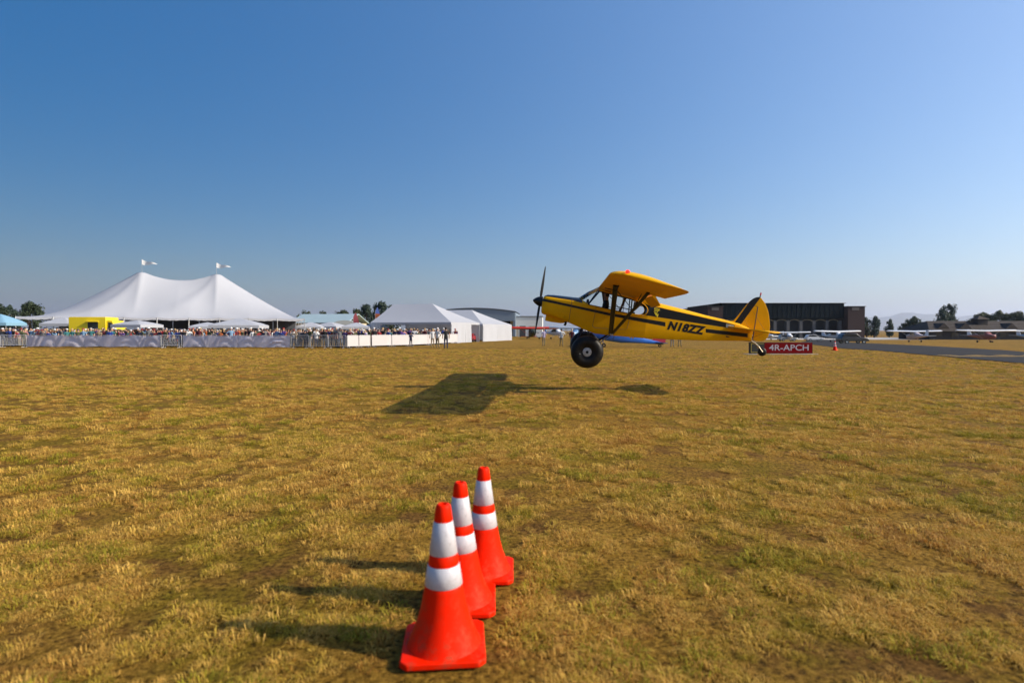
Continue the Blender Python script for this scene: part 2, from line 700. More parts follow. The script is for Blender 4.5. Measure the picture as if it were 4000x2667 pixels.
def make_grass():
    gm = grass_material()
    weed = mat('weed_green', (0.30, 0.25, 0.022), 0.75, spec=0.15, var=0.35, scale=6, trans=0.25)
    tufts = bpy.data.collections.new('grass_tufts')
    rr = random.Random(3)
    NT = 7
    for k in range(NT):
        v, f = [], []
        clump = k >= 6
        nb = 90 if clump else 46
        spread = 0.10 if clump else 0.075
        for _ in range(nb):
            a = rr.uniform(0, 2 * math.pi)
            rad = spread * math.sqrt(rr.random())
            bx, by = rad * math.cos(a), rad * math.sin(a)
            h = rr.uniform(0.025, 0.068) * (1.35 - 0.8 * rad / spread) if clump else rr.uniform(0.018, 0.052) * (1.25 - 0.5 * rad / spread)
            lean = rr.uniform(0.3, 2.2)
            la = a + rr.uniform(-1.1, 1.1)
            dx, dy = math.cos(la), math.sin(la)
            w = rr.uniform(0.0016, 0.0034)
            sx, sy = -dy * w, dx * w
            m1 = (bx + dx * h * lean * 0.3, by + dy * h * lean * 0.3, h * 0.6)
            tp = (bx + dx * h * lean, by + dy * h * lean, h * max(0.22, 1.05 - lean * 0.36))
            i = len(v)
            v += [(bx - sx, by - sy, -0.01), (bx + sx, by + sy, -0.01), (m1[0] + sx * 0.8, m1[1] + sy * 0.8, m1[2]), (m1[0] - sx * 0.8, m1[1] - sy * 0.8, m1[2]), tp]
            f += [(i, i + 1, i + 2, i + 3), (i + 3, i + 2, i + 4)]
        me = bpy.data.meshes.new('grass_tuft')
        me.from_pydata(v, [], f)
        me.materials.append(weed if clump else gm)
        tufts.objects.link(bpy.data.objects.new('grass_tuft_%d' % k, me))

    # smooth value noise for clumping
    tab = rng.random((256, 256))

    def vn(x, y):
        xi, yi = np.floor(x).astype(int), np.floor(y).astype(int)
        fx, fy = x - xi, y - yi
        fx, fy = fx * fx * (3 - 2 * fx), fy * fy * (3 - 2 * fy)
        g = lambda a, b: tab[a % 256, b % 256]
        return (g(xi, yi) * (1 - fx) + g(xi + 1, yi) * fx) * (1 - fy) + (g(xi, yi + 1) * (1 - fx) + g(xi + 1, yi + 1) * fx) * fy
    P, S, K = [], [], []
    zones = [(1.6, 4.5, 430, 0.85), (4.5, 9.0, 210, 1.0), (9.0, 18.0, 80, 1.15), (18.0, 48.0, 15, 1.35)]
    for y0, y1, dens, sc in zones:
        hw = y1 * 0.98 + 0.8
        n = int((y1 - y0) * 2 * hw * dens)
        x = rng.uniform(-hw, hw, n)
        y = rng.uniform(y0, y1, n)
        keep = np.abs(x) < y * 0.96 + 0.8
        cl = 0.36 * vn(x * 2.3 + 17, y * 2.3 + 5) + 0.44 * vn(x * 5.6, y * 5.6) + 0.2 * vn(x * 0.6, y * 0.6)
        keep &= cl > rng.uniform(0.30, 0.60, n)
        # the asphalt stays bare
        for cx, cy in ((-0.341, 2.83), (-0.297, 3.30), (-0.187, 3.71)):
            keep &= (np.abs(x - cx) > 0.31) | (y > cy + 0.29) | (y < cy - 0.36)
        edge = np.interp(y, [4, 27.8, 52, 77], [23, 24.6, 30.4, 41])
        keep &= x < edge - 0.15
        s = sc * (0.32 + 2.0 * np.clip(cl - 0.28, 0, 0.32)) * rng.uniform(0.55, 1.4, n)
        big = rng.random(n) < 0.05
        s = np.where(big, s * 1.6, s)
        P.append(np.c_[x, y, np.zeros(n)][keep])
        kd = rng.integers(0, 6, n)
        wd = (rng.random(n) < 0.035) & (vn(x * 0.9 + 40, y * 0.9) > 0.42)
        kd[wd] = 6
        s = np.where(wd, sc * rng.uniform(0.7, 1.5, n), s)
        S.append(s[keep])
        K.append(kd[keep])
    P, S, K = np.concatenate(P), np.concatenate(S), np.concatenate(K)
    for i in np.nonzero((P[:, 1] > 45) & (P[:, 0] > -5))[0]:
        P[i, 2] = gz(P[i, 0], P[i, 1])
    me = bpy.data.meshes.new('grass')
    me.from_pydata(P.tolist(), [], [])
    a = me.attributes.new('tuft_scale', 'FLOAT', 'POINT')
    a.data.foreach_set('value', S.astype(np.float32))
    a = me.attributes.new('tuft_turn', 'FLOAT', 'POINT')
    a.data.foreach_set('value', rng.uniform(0, 6.28, len(S)).astype(np.float32))
    a = me.attributes.new('tuft_kind', 'INT', 'POINT')
    a.data.foreach_set('value', K.astype(np.int32))
    o = bpy.data.objects.new('grass', me)
    COL.objects.link(o)
    tag(o, 'short dry tufty grass growing all over the field', 'grass', kind='stuff')
    ng = bpy.data.node_groups.new('grass_scatter', 'GeometryNodeTree')
    ng.interface.new_socket('Geometry', in_out='INPUT', socket_type='NodeSocketGeometry')
    ng.interface.new_socket('Geometry', in_out='OUTPUT', socket_type='NodeSocketGeometry')
    N, L = ng.nodes, ng.links
    gi, go = N.new('NodeGroupInput'), N.new('NodeGroupOutput')
    ci = N.new('GeometryNodeCollectionInfo')
    ci.inputs['Collection'].default_value = tufts
    ci.inputs['Separate Children'].default_value = True
    ci.inputs['Reset Children'].default_value = True
    ip = N.new('GeometryNodeInstanceOnPoints')
    ip.inputs['Pick Instance'].default_value = True
    na = N.new('GeometryNodeInputNamedAttribute')
    na.data_type = 'FLOAT'
    na.inputs['Name'].default_value = 'tuft_scale'
    nb_ = N.new('GeometryNodeInputNamedAttribute')
    nb_.data_type = 'FLOAT'
    nb_.inputs['Name'].default_value = 'tuft_turn'
    cx = N.new('ShaderNodeCombineXYZ')
    L.new(nb_.outputs['Attribute'], cx.inputs['Z'])
    nk = N.new('GeometryNodeInputNamedAttribute')
    nk.data_type = 'INT'
    nk.inputs['Name'].default_value = 'tuft_kind'
    L.new(nk.outputs['Attribute'], ip.inputs['Instance Index'])
    L.new(gi.outputs[0], ip.inputs['Points'])
    L.new(ci.outputs[0], ip.inputs['Instance'])
    L.new(cx.outputs[0], ip.inputs['Rotation'])
    L.new(na.outputs['Attribute'], ip.inputs['Scale'])
    L.new(ip.outputs[0], go.inputs[0])
    md = o.modifiers.new('scatter', 'NODES')
    md.node_group = ng
    print('grass tufts', len(S))


make_grass()


# ------------------------------------------------------------------ hills and haze
def make_hills():
    m = mat('hill_scrub', (0.07, 0.085, 0.05), 0.95, var=0.3, scale=0.004)
    v, f = [], []
    n = 160
    rows = [(14000, 0.0), (15200, 0.55), (16600, 1.0), (18500, 0.5), (20500, 0.0)]
    for j, (d, hgt) in enumerate(rows):
        for i in range(n):
            t = i / (n - 1)
            az = R(-60 + 120 * t)
            deg = -60 + 120 * t
            h = 40 + 62 * sstep((deg - 2) / 18) - 22 * sstep((deg - 40) / 10)
            h += 14 * math.sin(deg * 0.55 + 1) + 9 * math.sin(deg * 1.3) + 5 * math.sin(deg * 2.9 + 2) + 3 * math.sin(deg * 6.1)
            x, y = d * math.sin(az), d * math.cos(az)
            v.append((x, y, -2 + 2.7 * hgt * h * (1.25 if j == 2 else 1)))
    for j in range(len(rows) - 1):
        for i in range(n - 1):
            f.append((j * n + i, j * n + i + 1, (j + 1) * n + i + 1, (j + 1) * n + i))
    b = MB()
    b.add(v, f)
    o = b.build('hills', m)
    tag(o, 'low blue hazy hills along the horizon', 'hills', kind='structure')


make_hills()


def make_haze():
    m = bpy.data.materials.new('haze_air')
    m.use_nodes = True
    n = m.node_tree.nodes
    n.remove(n['Principled BSDF'])
    pv = n.new('ShaderNodeVolumePrincipled')
    pv.inputs['Color'].default_value = (0.70, 0.79, 1.0, 1)
    pv.inputs['Density'].default_value = 0.000075
    pv.inputs['Anisotropy'].default_value = 0.45
    m.node_tree.links.new(pv.outputs['Volume'], n['Material Output'].inputs['Volume'])
    b = MB()
    b.box(-22050, 22050, -450, 22050, -3.5, 720)
    o = b.build('haze', m, smooth=False)
    tag(o, 'thin pale haze in the air over the airfield', 'haze', kind='stuff')


make_haze()


# ------------------------------------------------------------------ yellow aeroplane
def build_aeroplane():
    root = empty('yellow_aeroplane')
    Mx = Matrix.Rotation(R(-6), 4, 'Z') @ Matrix.Rotation(R(9), 4, 'Y') @ Matrix.Rotation(R(2.3), 4, 'X')
    o0 = Vector((2.309, 15.25, 2.737))
    root.matrix_world = Matrix.Translation(o0) @ Mx
    tag(root, 'yellow and black high wing tailwheel aeroplane with fat tyres flying just above the grass', 'aeroplane')

    def ring(x, zb, zs, zt, w, cr, crown=True, p=1.0, nc=6):
        half = [(0, zb), (w * 0.5, zb), (w - cr, zb), (w - cr * 0.3, zb + cr * 0.3), (w, zb + cr)]
        for t in (0.33, 0.66, 1.0):
            half.append((w, zb + cr + (zs - zb - cr) * t))
        if crown:
            for i in range(1, nc + 1):
                t = math.pi / 2 * i / nc
                half.append((w * math.cos(t), zs + (zt - zs) * math.sin(t) ** p))
        if crown:
            full = half + [(-y, z) for y, z in reversed(half[1:-1])]
        else:
            full = [(-y, z) for y, z in reversed(half[1:])] + half
        return [(x, y, z) for y, z in full]

    # cowling
    b = MB()
    st = [(-1.415, -0.80, -0.60, -0.53, 0.15, 0.06), (-1.405, -0.86, -0.56, -0.475, 0.20, 0.08), (-1.375, -0.905, -0.535, -0.42, 0.245, 0.1),
          (-1.31, -0.925, -0.51, -0.385, 0.272, 0.1), (-1.15, -0.94, -0.495, -0.368, 0.288, 0.1), (-0.9, -0.985, -0.48, -0.358, 0.31, 0.09), (-0.632, -1.035, -0.475, -0.348, 0.325, 0.08)]
    b.loft([ring(*s) for s in st])
    cowl = b.build('cowling', [YEL, BLK], root, angle=50)
    stripe = [(-1.42, -0.505), (-0.62, -0.557), (0.40, -0.616), (1.845, -0.633), (1.863, -0.747), (0.41, -0.69), (-0.612, -0.62), (-1.42, -0.575)]
    topblack = [(-1.42, -0.438), (-1.30, -0.438), (-0.62, -0.440), (-0.345, -0.468), (-0.43, -0.30), (-1.42, -0.30)]
    paint(cowl, [stripe, topblack], 1)
    # joint between cowling and boot cowl, door outline
    b = MB()
    s0 = ring(-0.637, -1.036, -0.475, -0.349, 0.3275, 0.08)
    s1 = ring(-0.627, -1.036, -0.475, -0.349, 0.3285, 0.08)
    b.loft([s0, s1], caps=False)
    b.build('cowl_joint', GREY, root)
    for s in (-1, 1):
        b = MB()
        b.path([(0.02, s * 0.337, -0.50), (0.0, s * 0.337, -1.02), (0.06, s * 0.337, -1.06), (0.42, s * 0.337, -1.03), (0.86, s * 0.337, -0.98), (0.90, s * 0.337, -0.94), (0.92, s * 0.337, -0.57)], 0.004, 4)
        b.build('door_outline', GREY, root)
    # chin scoop and front openings
    b = MB()
    b.loft([[(x, -w, zt), (x, -w * 0.8, zb), (x, w * 0.8, zb), (x, w, zt)] for x, w, zt, zb in ((-1.265, 0.15, -0.90, -1.085), (-1.1, 0.155, -0.92, -1.095), (-0.84, 0.15, -0.97, -1.088), (-0.70, 0.12, -1.0, -1.05))])
    b.build('chin_scoop', YEL, root, angle=30)
    b = MB()
    b.box(-1.268, -1.262, -0.11, 0.11, -1.07, -0.94)
    b.build('scoop_opening', GREY, root)
    for s in (-1, 1):
        b = MB()
        b.lathe([(0.001, -1.421), (0.07, -1.421), (0.075, -1.40)], 20, 'x', (0, s * 0.105, -0.66))
        b.build('cooling_inlet', GREY, root)
    # main fuselage : boot cowl, open cabin tub, tapering rear
    b = MB()
    front = [(-0.63, -1.035, -0.475, -0.35, 0.325, 0.07), (-0.48, -1.075, -0.478, -0.338, 0.33, 0.05), (-0.34, -1.112, -0.480, -0.40, 0.332, 0.04), (-0.2, -1.152, -0.483, -0.44, 0.335, 0.035)]
    b.loft([ring(*s) for s in front], caps=False)
    tub = [(-0.2, -1.152, -0.483), (0.1, -1.213, -0.500), (0.5, -1.198, -0.532), (0.95, -1.166, -0.562), (1.36, -1.135, -0.545)]
    b.loft([ring(x, zb, zs, 0, 0.335, 0.035, crown=False) for x, zb, zs in tub], closed=False, caps=False)
    rear = [(1.36, -1.135, -0.272, -0.135, 0.335, 0.035), (1.6, -1.108, -0.280, -0.158, 0.312, 0.033), (2.0, -1.065, -0.305, -0.198, 0.270, 0.03), (2.4, -1.020, -0.335, -0.240, 0.228, 0.03),
            (2.9, -0.958, -0.370, -0.297, 0.175, 0.025), (3.4, -0.885, -0.405, -0.335, 0.122, 0.02), (3.75, -0.835, -0.440, -0.375, 0.085, 0.02), (4.13, -0.776, -0.52, -0.49, 0.040, 0.012)]
    b.loft([ring(*s, p=1.25) for s in rear])
    # side skin above the sill behind the D shaped window
    arc = [(1.215, -0.545), (1.29, -0.52), (1.335, -0.465), (1.345, -0.40), (1.315, -0.335), (1.25, -0.275), (1.15, -0.225), (0.95, -0.175)]
    for s in (-1, 1):
        poly = arc + [(0.95, -0.10), (1.36, -0.14), (1.37, -0.545)]
        b.plate(poly, 0.012, 'y', s * 0.331)
    fus = b.build('fuselage', [YEL, BLK], root, angle=38)
    panel = [(0.93, -0.09), (1.0, -0.2), (1.15, -0.215), (1.36, -0.268), (1.582, -0.28), (2.4, -0.337), (3.394, -0.406), (3.62, -0.43), (3.64, -0.53), (3.414, -0.533), (2.4, -0.536), (1.313, -0.536), (1.2, -0.55), (1.1, -0.4)]
    rstripe = [(2.9, -0.645), (4.0, -0.600), (4.016, -0.699), (2.92, -0.742)]
    paint(fus, [stripe, topblack, panel, rstripe], 1)
    # lettering on both sides
    me = text_mesh('registration_lettering', 'N18ZZ', 0.285, BLK, shear=0.22, offset=0.016, extrude=0.0015, space=1.08)
    slope = math.atan2(0.335 - 0.122, 3.4 - 1.36)
    for s in (-1, 1):
        o = link('registration_lettering', me if s < 0 else me.copy(), root)
        xc = 2.372
        wy = 0.335 - (xc - 1.36) * math.tan(slope) + 0.004
        if s < 0:
            o.matrix_local = Matrix.Translation((xc, -wy, -0.712)) @ Matrix.Rotation(slope, 4, 'Z') @ Matrix.Rotation(math.pi / 2, 4, 'X')
        else:
            o.matrix_local = Matrix.Translation((xc, wy, -0.712)) @ Matrix.Rotation(math.pi - slope, 4, 'Z') @ Matrix.Rotation(math.pi / 2, 4, 'X')
    # yellow animal skull emblem with antlers on the black panel
    b = MB()
    skull = [(1.500, -0.405), (1.512, -0.372), (1.545, -0.355), (1.585, -0.36), (1.605, -0.385), (1.600, -0.425), (1.578, -0.445), (1.600, -0.455), (1.632, -0.452), (1.628, -0.53), (1.600, -0.535), (1.592, -0.500), (1.560, -0.500), (1.555, -0.468), (1.53, -0.455)]
    b.plate(skull, 0.002, 'y', 0)
    for pts in (((1.515, -0.36), (1.500, -0.325), (1.525, -0.300)), ((1.54, -0.35), (1.535, -0.318), (1.555, -0.292)), ((1.565, -0.35), (1.575, -0.318), (1.60, -0.298)), ((1.59, -0.36), (1.615, -0.33), (1.645, -0.322)), ((1.60, -0.375), (1.635, -0.355), (1.655, -0.35))):
        b.path([(p[0], 0, p[1]) for p in pts], [0.011, 0.008, 0.002], 5)
    em = b.build('skull_emblem', mat('yellow_decal', (0.75, 0.62, 0.02), 0.5), root)
    em.matrix_local = Matrix.Translation((1.56, -0.331 + 0.0105, 0)) @ Matrix.Rotation(slope, 4, 'Z') @ Matrix.Translation((-1.56, 0, 0))
    b = MB()
    for (ex, ez) in ((1.532, -0.408), (1.572, -0.405)):
        b.lathe([(0.001, -0.004), (0.016, -0.003), (0.016, 0.0)], 10, 'y', (ex, 0, ez))
    eo = b.build('eye_socket', BLK, em)
    # spine cap piping, rim of the D window
    rim = MB()
    rim.path([(x, -0.342, z) for x, z in [(0.95, -0.562)] + arc], 0.012, 6)
    rim.build('window_rim', YEL, root)
    rim = MB()
    rim.path([(x, 0.342, z) for x, z in [(0.95, -0.562)] + arc], 0.012, 6)
    rim.build('window_rim', YEL, root)

    # wings
    CH = 1.45

    def airfoil(s):
        """upper and lower height over the chord line, in chords"""
        t = 0.125
        yt = 5 * t * (0.2969 * math.sqrt(s) - 0.126 * s - 0.3516 * s * s + 0.2843 * s ** 3 - 0.1015 * s ** 4)
        c = 0.04
        p = 0.4
        yc = c / p ** 2 * (2 * p * s - s * s) if s < p else c / (1 - p) ** 2 * (1 - 2 * p + 2 * p * s - s * s)
        return yc + yt, yc - yt * 0.75
    INC = math.tan(R(6.0))

    def section(y, x0, x1, s0, s1, thick=1.0, lift=0.0):
        """outline of one rib between chord fractions s0 and s1"""
        k = 14
        ss = [s0 + (s1 - s0) * (1 - math.cos(math.pi * i / k)) / 2 for i in range(k + 1)]
        c = (x1 - x0)
        out = []
        zc = abs(y) * 0.02 + lift

        def P(s, h):
            x = x0 + s * c
            return (x, y, zc - x * INC + h * CH * thick)
        for s in ss:
            out.append(P(s, airfoil(s)[1]))
        for s in reversed(ss):
            out.append(P(s, airfoil(s)[0]))
        return out
    for sgn in (-1, 1):
        b = MB()
        ys = [(0.335, 0, CH, 0.775, 1, 0)] + [(0.335 + (4.45 - 0.335) * i / 12, 0, CH, 0.775, 1, 0) for i in range(1, 13)]
        b.loft([section(sgn * y, x0, x1, 0, s1, t, lf) for y, x0, x1, s1, t, lf in ys])
        tip = [(4.45, 0, CH, 1, 1, 0), (4.7, 0.005, CH, 1, 0.93, 0.004), (4.88, 0.035, CH - 0.005, 1, 0.78, 0.01), (5.0, 0.10, CH - 0.03, 1, 0.56, 0.016), (5.07, 0.16, CH - 0.06, 1, 0.46, 0.018), (5.11, 0.22, CH - 0.10, 1, 0.34, 0.02), (5.13, 0.32, CH - 0.15, 1, 0.2, 0.02)]
        b.loft([section(sgn * y, x0, x1, 0, s1, t, lf) for y, x0, x1, s1, t, lf in tip])
        wing = b.build('wing', YEL, root, angle=60)
        # rib tapes on the fabric
        b = MB()
        for i in range(12):
            y = sgn * (0.55 + i * 0.345)
            rr_ = []
            for s in [0.01, 0.05, 0.12, 0.25, 0.4, 0.55, 0.7, 0.772]:
                x = s * CH
                rr_.append([(x, y - 0.014, abs(y) * 0.02 - x * INC + airfoil(s)[1] * CH - 0.0035), (x, y + 0.014, abs(y) * 0.02 - x * INC + airfoil(s)[1] * CH - 0.0035)])
            b.loft(rr_, closed=False, caps=False)
        b.build('rib_tape', YEL, wing)
        # aileron
        b = MB()
        b.loft([section(sgn * y, 0, CH, 0.782, 1) for y in (2.16, 3.0, 3.8, 4.43)])
        b.build('aileron', YEL, root, angle=30)
        # flap, lowered
        b = MB()
        secs = [section(sgn * y, 0, CH, 0.79, 1) for y in (0.42, 1.2, 2.05)]
        h = []
        for sc in secs:
            y = sc[0][1]
            hx, hz = 0.79 * CH, abs(y) * 0.02 - 0.79 * CH * INC - 0.02
            a = R(34)
            h.append([(hx + (p[0] - hx) * math.cos(a) + (p[2] - hz) * math.sin(a) + 0.01, p[1], hz - (p[0] - hx) * math.sin(a) + (p[2] - hz) * math.cos(a)) for p in sc])
        b.loft(h)
        b.build('flap', YEL, root, angle=30)
        # lift struts, jury struts
        f0 = (0.50, sgn * 0.345, -1.146)
        f1 = (0.27, sgn * 2.80, -0.005)
        r1_ = (0.985, sgn * 2.80, -0.062)
        b = MB()
        b.tube(f0, f1, 0.058, 0.058, 12, flat=0.42, up=(0, 1, 1))
        fs = b.build('lift_strut', BLK, root)
        b = MB()
        b.tube((0.54, sgn * 0.345, -1.146), r1_, 0.042, 0.042, 12, flat=0.5, up=(0, 1, 1))
        rs = b.build('lift_strut', BLK, root)

        def lerp(p, q, t):
            return tuple(p[i] + (q[i] - p[i]) * t for i in range(3))
        b = MB()
        a1, a2 = lerp(f0, f1, 0.62), lerp((0.54, sgn * 0.345, -1.146), r1_, 0.62)
        b.tube(a1, (0.29, a1[1] + sgn * 0.0, 0.0), 0.011)
        b.tube(a1, a2, 0.011)
        b.tube(a2, (0.95, a2[1], -0.07), 0.011)
        b.tube(a2, (0.31, a2[1], -0.01), 0.009)
        b.build('jury_strut', BLK, root)
        b = MB()
        b.lathe([(0.001, -0.03), (0.02, -0.03), (0.02, 0.03), (0.001, 0.03)], 10, 'y', (0.50, sgn * 0.352, -1.165))
        b.lathe([(0.001, -0.03), (0.02, -0.03), (0.02, 0.03), (0.001, 0.03)], 10, 'y', (0.545, sgn * 0.352, -1.165))
        b.build('strut_fitting', ALU, root)
    # wing tip light, near side red and lit ; the far one green
    b = MB()
    b.lathe([(0.001, -0.04), (0.02, -0.035), (0.034, -0.012), (0.034, 0.012), (0.02, 0.035), (0.001, 0.042)], 14, 'x', (0.30, -5.075, 0.158))
    b.build('wing_tip_light', mat('red_lamp_lit', (0.7, 0.02, 0.01), 0.2, emit=(1.0, 0.03, 0.015, 1.6)), root)
    b = MB()
    b.lathe([(0.001, -0.04), (0.02, -0.035), (0.034, -0.012), (0.034, 0.012), (0.02, 0.035), (0.001, 0.042)], 14, 'x', (0.30, 5.075, 0.158))
    b.build('wing_tip_light', mat('green_lamp', (0.02, 0.4, 0.12), 0.2), root)
    # pitot under the near wing
    b = MB()
    b.tube((0.3, -3.4, -0.02), (0.26, -3.4, -0.14), 0.012)
    b.tube((0.26, -3.4, -0.14), (0.02, -3.4, -0.12), 0.009)
    b.build('pitot_tube', BLKM, root)
    # cabin roof between the wings
    b = MB()
    b.loft([section(y, 0, CH + 0.16, 0, 1, 0.92) for y in (-0.334, -0.2, 0, 0.2, 0.334)])
    b.build('cabin_roof', YEL, root, angle=50)
    b = MB()
    for s in (-1, 1):
        b.plate([(0.03, -0.055), (0.5, -0.10), (0.95, -0.14), (1.20, -0.17), (1.15, -0.225), (0.95, -0.178), (0.5, -0.125), (0.03, -0.085)], 0.03, 'y', s * 0.318)
    b.build('roof_rail', YEL, root)
    # window posts and tubes
    b = MB()
    for s in (-1, 1):
        b.tube((-0.20, s * 0.325, -0.475), (0.05, s * 0.30, -0.075), 0.021)
        b.tube((-0.20, s * 0.325, -0.475), (0.02, s * 0.0, -0.03), 0.010)
        b.tube((0.50, s * 0.322, -0.53), (0.50, s * 0.31, -0.12), 0.014)
        b.tube((0.93, s * 0.322, -0.56), (0.90, s * 0.31, -0.16), 0.017)
        b.tube((0.72, s * 0.322, -0.545), (0.72, s * 0.31, -0.14), 0.008)
        b.tube((0.05, s * 0.31, -0.078), (0.95, s * 0.31, -0.165), 0.016)
        b.tube((-0.20, s * 0.33, -0.482), (0.95, s * 0.33, -0.560), 0.012)
        b.tube((0.93, s * 0.30, -0.56), (1.22, s * 0.26, -0.20), 0.012)
    b.build('cabin_frame', BLK, root)
    # glazing
    b = MB()
    n = 7
    base = [(-0.48 + 0.28 * abs(math.sin(t)) ** 1.6, 0.322 * math.sin(t), -0.345 - 0.135 * abs(math.sin(t)) ** 2.0) for t in [math.pi / 2 * (-1 + 2 * i / (2 * n)) for i in range(2 * n + 1)]]
    top = [(0.0 + 0.05 * abs(math.sin(t)) ** 2, 0.31 * math.sin(t), 0.012 - 0.085 * abs(math.sin(t)) ** 3) for t in [math.pi / 2 * (-1 + 2 * i / (2 * n)) for i in range(2 * n + 1)]]
    b.loft([base, [tuple((p[k] + q[k]) / 2 + (0, 0, 0.03)[k] for k in range(3)) for p, q in zip(base, top)], top], closed=False, caps=False)
    b.build('windshield', GLS, root)
    for s in (-1, 1):
        b = MB()
        poly = [(-0.19, -0.482), (0.95, -0.560)] + arc[0:7] + [(0.95, -0.165), (0.05, -0.08)]
        b.add([(x, s * 0.326, z) for x, z in poly], [tuple(range(len(poly)))])
        b.build('side_window', GLS, root)
    # instrument panel, seats, floor, rear bulkhead
    b = MB()
    b.box(-0.20, -0.16, -0.30, 0.30, -0.75, -0.445)
    b.lathe([(0.03, -0.44), (0.035, -0.40), (0.03, -0.35), (0.012, -0.335)], 10, 'z', (-0.22, 0.0, 0))
    b.build('instrument_panel', GREY, root)
    for xs in (0.45, 1.0):
        b = MB()
        b.box(xs - 0.42, xs, -0.2, 0.2, -0.98, -0.90)
        b.box(xs - 0.02, xs + 0.05, -0.2, 0.2, -0.95, -0.50, rot=None)
        so = b.build('seat', GREY, root)
        bevel(so, 0.02)
    b = MB()
    b.box(-0.15, 1.35, -0.31, 0.31, -1.14, -1.12)
    b.build('cabin_floor', GREY, root)
    b = MB()
    b.box(1.02, 1.12, 0.26, 0.312, -0.40, -0.22)
    b.build('headrest_cushion', TANI, root)

    # tail
    fin = [(3.45, -0.40), (3.52, -0.352), (3.60, -0.325), (3.66, -0.23), (3.855, 0.139), (4.13, 0.119), (4.152, -0.50), (3.45, -0.50)]
    rud = [(3.862, 0.150), (3.93, 0.25), (4.0, 0.325), (4.06, 0.362), (4.12, 0.378), (4.183, 0.362), (4.293, 0.253), (4.398, 0.081), (4.45, -0.05), (4.49, -0.188), (4.52, -0.31), (4.533, -0.402), (4.544, -0.52), (4.53, -0.61), (4.484, -0.688), (4.41, -0.735), (4.314, -0.757), (4.17, -0.750), (4.142, 0.128)]
    fstripe = [(3.99, 0.40), (4.09, 0.42), (4.166, 0.375), (4.10, 0.24), (3.751, -0.494), (3.60, -0.515), (3.60, -0.44)]
    b = MB()
    b.plate(fin, 0.034, 'y', 0)
    fo = b.build('fin', [YEL, BLK], root)
    paint(fo, [fstripe], 1)
    b = MB()
    b.plate(rud, 0.036, 'y', 0)
    ro = b.build('rudder', [YEL, BLK], root)
    paint(ro, [fstripe], 1)
    bevel(fo, 0.012)
    bevel(ro, 0.012)
    b = MB()
    b.tube((4.137, -0.014, 0.12), (4.158, -0.014, -0.73), 0.012)
    b.build('hinge_line', GREY, ro)
    b = MB()
    b.tube((4.15, 0, 0.36), (4.155, 0, 0.43), 0.018, 0.014)
    bo = b.build('tail_beacon_mount', BLK, root)
    b = MB()
    b.lathe([(0.017, 0.43), (0.02, 0.46), (0.014, 0.495), (0.001, 0.505)], 12, 'z', (4.156, 0, 0))
    b.build('tail_beacon', mat('red_lamp', (0.55, 0.02, 0.03), 0.15), bo)
    for s in (-1, 1):
        b = MB()
        pl = [(3.45, 0.10), (3.50, 0.25), (3.62, 0.6), (3.78, 0.95), (3.93, 1.17), (4.06, 1.29), (4.14, 1.32), (4.14, 0.05), (3.45, 0.05)]
        b.plate([(x, s * y) for x, y in pl], 0.035, 'z', -0.50)
        so = b.build('stabilizer', YEL, root)
        bevel(so, 0.012)
        b = MB()
        el = [(4.155, 0.06), (4.155, 1.325), (4.24, 1.31), (4.36, 1.22), (4.46, 1.03), (4.52, 0.75), (4.53, 0.40), (4.46, 0.12), (4.35, 0.06)]
        a = R(7)
        vs = [(4.155 + (x - 4.155) * math.cos(a), s * y, -0.50 + (x - 4.155) * math.sin(a)) for x, y in el]
        nn = len(vs)
        b.add([(x, y, z - 0.014) for x, y, z in vs] + [(x, y, z + 0.014) for x, y, z in vs], [tuple(range(nn)), tuple(range(2 * nn - 1, nn - 1, -1))] + [(i, i + nn, (i + 1) % nn + nn, (i + 1) % nn) for i in range(nn)])
        eo = b.build('elevator', YEL, root)
        bevel(eo, 0.01)
        b = MB()
        b.tube((4.05, s * 0.02, -0.02), (4.13, s * 0.95, -0.485), 0.003, n=5)
        b.tube((4.10, s * 0.02, -0.72), (4.13, s * 0.95, -0.515), 0.003, n=5)
        b.tube((3.70, s * 0.02, -0.06), (3.80, s * 0.85, -0.485), 0.003, n=5)
        b.build('brace_wire', BLKM, root)
        b = MB()
        b.plate([(3.40, -0.435), (3.60, -0.445), (3.60, -0.53), (3.41, -0.525)], 0.006, 'y', s * 0.127)
        o = b.build('stabilizer_cover', ALU, root)
        o.rotation_euler = (0, 0, R(0))
    # tail wheel
    b = MB()
    b.path([(3.95, 0, -0.79), (4.12, 0, -0.775), (4.25, 0, -0.83), (4.345, 0, -0.90)], [0.026, 0.028, 0.026, 0.02], 8)
    b.path([(4.06, 0.0, -0.77), (4.17, 0, -0.74), (4.30, 0, -0.86)], [0.016, 0.016, 0.013], 6)
    b.build('tail_spring', STEEL, root)
    b = MB()
    b.tube((4.32, 0, -0.88), (4.36, 0, -0.93), 0.035)
    for s in (-1, 1):
        b.tube((4.35, s * 0.03, -0.90), (4.452, s * 0.055, -1.015), 0.02, flat=0.5)
    b.build('tail_fork', STEEL, root)
    b = MB()
    prof = [(0.055 + 0.055 * (1 - abs(t) ** 3) if abs(t) < 1 else 0.055, 0.042 * t) for t in [-1 + i / 5 for i in range(11)]]
    b.lathe(prof, 28, 'y', (4.452, 0, -1.017))
    tw = b.build('tail_wheel', RUB, root)
    b = MB()
    b.lathe([(0.001, -0.052), (0.045, -0.05), (0.05, 0.05), (0.001, 0.052)], 16, 'y', (4.452, 0, -1.017))
    b.build('hub', BLKM, tw)

